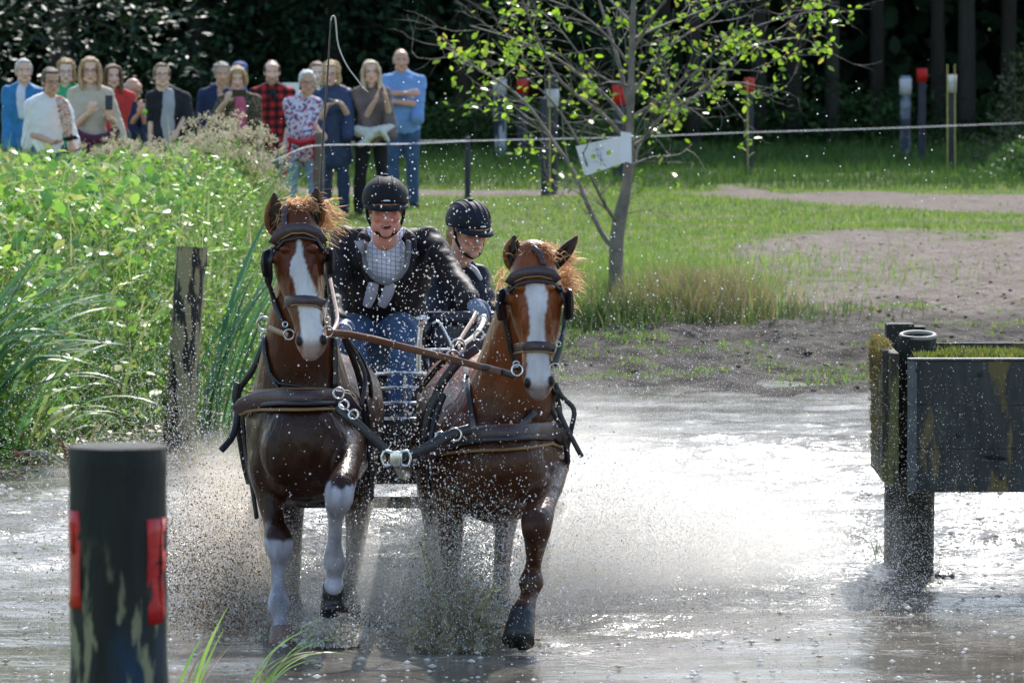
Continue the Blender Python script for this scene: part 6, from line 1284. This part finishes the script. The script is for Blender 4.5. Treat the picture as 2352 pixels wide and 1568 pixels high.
# ------------------------------------------------------------------ spray thrown up by hooves and wheels
M_drop = bpy.data.materials.new('water drop'); M_drop.use_nodes = True; n = M_drop.node_tree.nodes; L = M_drop.node_tree.links; p = n['Principled BSDF']
at = n.new('ShaderNodeAttribute'); at.attribute_name = 'Col'; L.new(at.outputs['Color'], p.inputs['Base Color']); p.inputs['Roughness'].default_value = .12; p.inputs['IOR'].default_value = 1.33; p.inputs['Specular IOR Level'].default_value = .8
tr = n.new('ShaderNodeBsdfTranslucent'); L.new(at.outputs['Color'], tr.inputs[0]); ms = n.new('ShaderNodeMixShader'); ms.inputs[0].default_value = .55
L.new(p.outputs[0], ms.inputs[1]); L.new(tr.outputs[0], ms.inputs[2]); L.new(ms.outputs[0], n['Material Output'].inputs[0])
OCT = np.array([(1, 0, 0), (-1, 0, 0), (0, 1, 0), (0, -1, 0), (0, 0, 1), (0, 0, -1)], float)
OF = np.array([(0, 2, 4), (2, 1, 4), (1, 3, 4), (3, 0, 4), (2, 0, 5), (1, 2, 5), (3, 1, 5), (0, 3, 5)])
def drops(P_, rad, vel=None, stretch=1.6):
    N = len(P_); V = OCT[None]*rad[:, None, None]
    if vel is not None:
        d = vel/np.maximum(1e-6, np.linalg.norm(vel, axis=1))[:, None]; k = (V*d[:, None, :]).sum(-1, keepdims=True); V = V+d[:, None, :]*k*(stretch-1)
    V = V+P_[:, None, :]; return V.reshape(-1, 3), (OF[None]+(np.arange(N)*6)[:, None, None]).reshape(-1, 3), 6
def burst(N, px, py, Y, sp, vx, vy, vz, rad, cols, w=None, tmax=1.0, tpow=1.0, size_pow=2.2):
    """ballistic fan from a spot on the water: velocities in m/s"""
    s0 = W(px, py, Y); s0.z = .0
    o = np.array(s0)+rng.normal(0, 1, (N, 3))*np.array([sp[0], sp[1], .01]); v = np.stack([rng.normal(*vx, N), rng.normal(*vy, N), np.abs(rng.normal(*vz, N))], -1)
    tf = 2*v[:, 2]/9.81; t = rng.uniform(0, 1, N)**tpow*tf*tmax; P_ = o+v*t[:, None]; P_[:, 2] -= 4.9*t*t; vv = v.copy(); vv[:, 2] -= 9.81*t
    r_ = rad[0]+(rad[1]-rad[0])*rng.uniform(0, 1, N)**size_pow; m_ = (P_[:, 2] > .0)
    P_, vv, r_ = P_[m_], vv[m_], r_[m_]; V, Fq, q = drops(P_, r_, vv); return V, Fq, colvar(len(P_), q, cols, .12, w)
WHT = [(.88, .88, .9), (.80, .76, .66), (.60, .50, .36)]; BRN = [(.20, .12, .06), (.42, .30, .16), (.85, .84, .82)]
fine, big, dirt = (.0010, .0024), (.0018, .0052), (.003, .008)
parts_ = [
 # right plume, thrown away from the right horse and wheel
 burst(60000, 1225, 1420, 30.2, (.10, .35), (1.6, .9), (.3, .8), (2.6, 1.1), fine, WHT, [.6, .3, .1]),
 burst(80000, 1260, 1400, 31.0, (.25, .5), (1.5, 1.1), (.4, .5), (2.9, 1.3), fine, WHT, [.6, .3, .1]),
 burst(60000, 1320, 1380, 31.6, (.2, .4), (2.3, 1.3), (.2, .6), (2.6, 1.2), fine, WHT, [.6, .3, .1]),
 burst(50000, 1520, 1400, 30.8, (.6, 1.1), (1.2, 1.0), (.2, .6), (1.7, 1.0), fine, WHT, [.6, .3, .1]),
 # left plume
 burst(44000, 600, 1400, 30.1, (.12, .35), (-1.1, .8), (.2, .7), (2.7, 1.2), fine, WHT, [.35, .35, .3]),
 burst(44000, 600, 1380, 31.2, (.15, .5), (-1.4, .8), (.2, .7), (3.0, 1.4), (.0012, .0032), WHT, [.5, .3, .2]),
 burst(14000, 570, 1400, 29.6, (.1, .4), (-1.0, .6), (0, .5), (2.4, 1.0), (.0014, .0042), BRN, [.35, .4, .25]),
 # between and under the horses
 burst(50000, 930, 1420, 30.2, (.28, .5), (.0, .7), (.1, .5), (2.4, 1.1), fine, WHT, [.55, .3, .15]),
 burst(16000, 740, 1400, 29.9, (.22, .5), (.2, .7), (.1, .6), (1.9, .9), fine, WHT, [.55, .3, .15]),
 # the crown round the planted leg of the right horse
 burst(36000, 1045, 1470, 28.75, (.07, .09), (-.02, .36), (-.2, .25), (2.2, .9), (.0014, .0036), [(.55, .50, .38), (.34, .30, .16), (.85, .85, .85)], [.4, .3, .3], 1, 1.2),
 burst(7000, 1080, 1440, 28.9, (.16, .1), (.1, .4), (-.1, .3), (3.0, 1.0), big, WHT, [.7, .2, .1]),
 burst(2500, 650, 1500, 29.0, (.07, .05), (0, .45), (-.3, .3), (.9, .5), fine, WHT),
 burst(3500, 765, 1440, 28.8, (.06, .05), (0, .5), (-.2, .3), (.8, .4), big, WHT, [.4, .4, .2]),
 # large drops flying high in front of horses and driver
 burst(3000, 930, 1430, 29.6, (.3, .4), (.1, .6), (-.1, .35), (4.9, .9), (.0018, .0055), WHT, [.85, .1, .05], 1, .6),
 burst(900, 900, 1400, 29.6, (.2, .3), (.15, .4), (-.1, .3), (5.7, .5), (.0018, .0055), WHT, [.9, .1, 0], 1, .45),
 burst(2600, 440, 1300, 30.5, (.12, .3), (-.05, .35), (-.1, .3), (3.6, .9), big, WHT, [.7, .2, .1]),
]
# scattered single drops in the air over the whole scene centre
N = 1900; X = rng.normal(1000, 230, N); Yp = 1200-870*rng.uniform(0, 1, N)**1.5; Yd = rng.uniform(28.2, 30.5, N)
P_ = np.array([tuple(W(a, b_, c_)) for a, b_, c_ in zip(X, Yp, Yd)]); V, Fq, q = drops(P_, .0016+.0048*rng.uniform(0, 1, N)**2.5); parts_.append((V, Fq, colvar(N, q, WHT, .1, [.9, .08, .02])))
N = 140; X = rng.uniform(900, 2200, N); Yp = rng.uniform(180, 900, N); P_ = np.array([tuple(W(a, b_, 28.8)) for a, b_ in zip(X, Yp)]); V, Fq, q = drops(P_, rng.uniform(.003, .0065, N)); parts_.append((V, Fq, colvar(N, q, WHT[:1], .1)))
g = link('water_spray', join(parts_), M_drop); tag(g, 'white drops and spray thrown up round the horses legs', 'spray', kind='stuff')
g.data.polygons.foreach_set('use_smooth', np.zeros(len(g.data.polygons), bool))
# torn sheets of water at the hooves
def sheets(N, px, Y, sp, vx, vz, label, col, seed):
    rn3 = random.Random(seed); b = B(); s0 = W(px, 1450, Y); s0.z = 0
    for i in range(N):
        o = s0+Vector((rn3.gauss(0, sp), rn3.gauss(0, sp*.8), 0)); v = Vector((rn3.gauss(0, vx), rn3.gauss(-.2, .3), abs(rn3.gauss(vz, vz*.35)))); t0_ = 0; t1_ = rn3.uniform(.25, .95)*v.z/9.81
        pts = [o+v*t+Vector((rn3.gauss(0, .006), rn3.gauss(0, .006), -4.9*t*t)) for t in np.linspace(0, t1_, 7)]
        b.tube(pts, [(.045*(1-i_/7.5)*rn3.uniform(.25, 1.3)+.002, .006*(1-i_/9)+.003) for i_ in range(7)], seg=6, sub=2, ref=(0, 1, 0))
        for j in range(6): c_ = pts[-1]+Vector([rn3.gauss(0, .03) for _ in range(3)]); b.ell(c_, rn3.uniform(.006, .014), None, 6)
    me_ = b.remesh(.0072, 1, [(.03, .014)])
    m = bpy.data.materials.new('splash water'); m.use_nodes = True; p = m.node_tree.nodes['Principled BSDF']; p.inputs['Base Color'].default_value = (*col, 1); p.inputs['Roughness'].default_value = .08; p.inputs['IOR'].default_value = 1.33; p.inputs['Transmission Weight'].default_value = .8; p.inputs['Specular IOR Level'].default_value = .7
    o = link('water_splash', me_, m); tag(o, label, 'splash', kind='stuff')
sheets(60, 1042, 28.64, .09, .45, 1.75, 'torn brownish water splash round the planted leg of the right horse', (.66, .60, .45), 3)
sheets(16, 768, 28.8, .05, .35, .8, 'small splash under the raised hoof of the left horse', (.6, .56, .45), 4)
sheets(10, 645, 29.0, .05, .3, .7, 'small splash at the planted white leg of the left horse', (.6, .58, .5), 5)
# fine mist hanging over the water
def mist(label, blobs, dens, seed, col=(.97, .95, .91)):
    b = B()
    for x, y, Y, a, c_, h in blobs: q_ = W(x, y, Y); b.ell(q_, (a, c_, h), None, 24)
    me_ = b.remesh(.06, 6); V = coords(me_); V[:, 2] = np.maximum(V[:, 2], .09); me_.vertices.foreach_set('co', V.ravel())
    m = bpy.data.materials.new('mist'); m.use_nodes = True; n = m.node_tree.nodes; L = m.node_tree.links; n.remove(n['Principled BSDF']); pv_ = n.new('ShaderNodeVolumePrincipled'); L.new(pv_.outputs[0], n['Material Output'].inputs['Volume'])
    pv_.inputs['Color'].default_value = (*col, 1); pv_.inputs['Anisotropy'].default_value = .4
    tc = n.new('ShaderNodeTexCoord'); nz = n.new('ShaderNodeTexNoise'); nz.inputs['Scale'].default_value = 2.6; nz.inputs['Detail'].default_value = 4; nz.inputs['Roughness'].default_value = .65; L.new(tc.outputs['Object'], nz.inputs[0])
    # fades towards the rim of the cloud
    ge = None
    mr = n.new('ShaderNodeMapRange'); mr.inputs['From Min'].default_value = .28; mr.inputs['From Max'].default_value = .68; mr.inputs['To Max'].default_value = dens; L.new(nz.outputs['Fac'], mr.inputs['Value'])
    acc = None
    for x, y, Y, a, c_, h in blobs:
        q_ = W(x, y, Y); s_ = n.new('ShaderNodeMapping'); s_.inputs['Location'].default_value = (-q_.x/a, -q_.y/c_, -q_.z/h); s_.inputs['Scale'].default_value = (1/a, 1/c_, 1/h); L.new(tc.outputs['Object'], s_.inputs[0])
        l_ = n.new('ShaderNodeVectorMath'); l_.operation = 'LENGTH'; L.new(s_.outputs[0], l_.inputs[0]); r_ = n.new('ShaderNodeMapRange'); r_.interpolation_type = 'SMOOTHSTEP'; r_.inputs['From Min'].default_value = .98; r_.inputs['From Max'].default_value = .1; L.new(l_.outputs['Value'], r_.inputs['Value'])
        if acc is None: acc = r_.outputs[0]
        else: x_ = n.new('ShaderNodeMath'); x_.operation = 'MAXIMUM'; L.new(acc, x_.inputs[0]); L.new(r_.outputs[0], x_.inputs[1]); acc = x_.outputs[0]
    mm = n.new('ShaderNodeMath'); mm.operation = 'MULTIPLY'; L.new(mr.outputs[0], mm.inputs[0]); L.new(acc, mm.inputs[1]); L.new(mm.outputs[0], pv_.inputs['Density'])
    o = link('spray_mist', me_, m); tag(o, label, 'mist', kind='stuff')
mist('bright mist of spray right of the horses', [(1400, 1220, 31.0, .85, 1.3, .75), (1600, 1250, 31.4, 1.25, 1.5, .62), (1330, 1160, 31.5, .55, .9, .8)], 2.3, 1)
mist('pale mist of spray left of the horses', [(520, 1200, 31.0, .42, .9, .55), (600, 1300, 30.8, .5, .9, .4)], 3.4, 2, (.88, .80, .70))
mist('grey mist of spray under and between the horses', [(930, 1280, 30.2, .65, .8, .42)], 2.6, 3)

# clods, stones and dead leaves on the mud and sand; foam flecks on the water
N = 4500; X = rng.uniform(-1.3, 7.5, N); Y = rng.uniform(46.6, 67, N); m_ = bare(X, Y) > .4; X, Y = X[m_], Y[m_]; N = len(X); r_ = .005+.026*rng.uniform(0, 1, N)**4; r_ *= np.where(Y < 55, 1.25, .8)
V = OCT[None]*r_[:, None, None]*np.array([1, 1, .55])*rng.uniform(.6, 1.3, (N, 6, 1))+np.stack([X, Y, ground(X, Y)+r_*.1], -1)[:, None, :]; Fq = (OF[None]+(np.arange(N)*6)[:, None, None]).reshape(-1, 3)
g = link('mud_clods', mesh_np(V.reshape(-1, 3), Fq, True, colvar(N, 6, [(.06, .046, .036), (.12, .095, .078), (.20, .17, .15), (.14, .06, .03)], .3, [.3, .35, .27, .08])), mat('clod', attr=True, rough=.95, spec=.15)); tag(g, 'dark clods, pebbles and dead leaves on the trampled bank', 'clods', kind='stuff')
N = 9000; X = rng.uniform(-3.2, 3.6, N); Y = rng.uniform(26.8, 38, N); m_ = rng.uniform(0, 1, N) < .25+.75*fbm(X, Y, .8, 77)**2; X, Y = X[m_], Y[m_]; N = len(X); r_ = .004+.012*rng.uniform(0, 1, N)**3
V = OCT[None]*r_[:, None, None]*np.array([1.6, 1.2, .7])+np.stack([X, Y, .012+.03*chop(X, Y)], -1)[:, None, :]; Fq = (OF[None]+(np.arange(N)*6)[:, None, None]).reshape(-1, 3)
g = link('foam_flecks', mesh_np(V.reshape(-1, 3), Fq, True, colvar(N, 6, [(.85, .85, .85), (.6, .55, .45)], .1, [.8, .2])), M_drop); tag(g, 'small bubbles and foam flecks on the water', 'foam', kind='stuff')
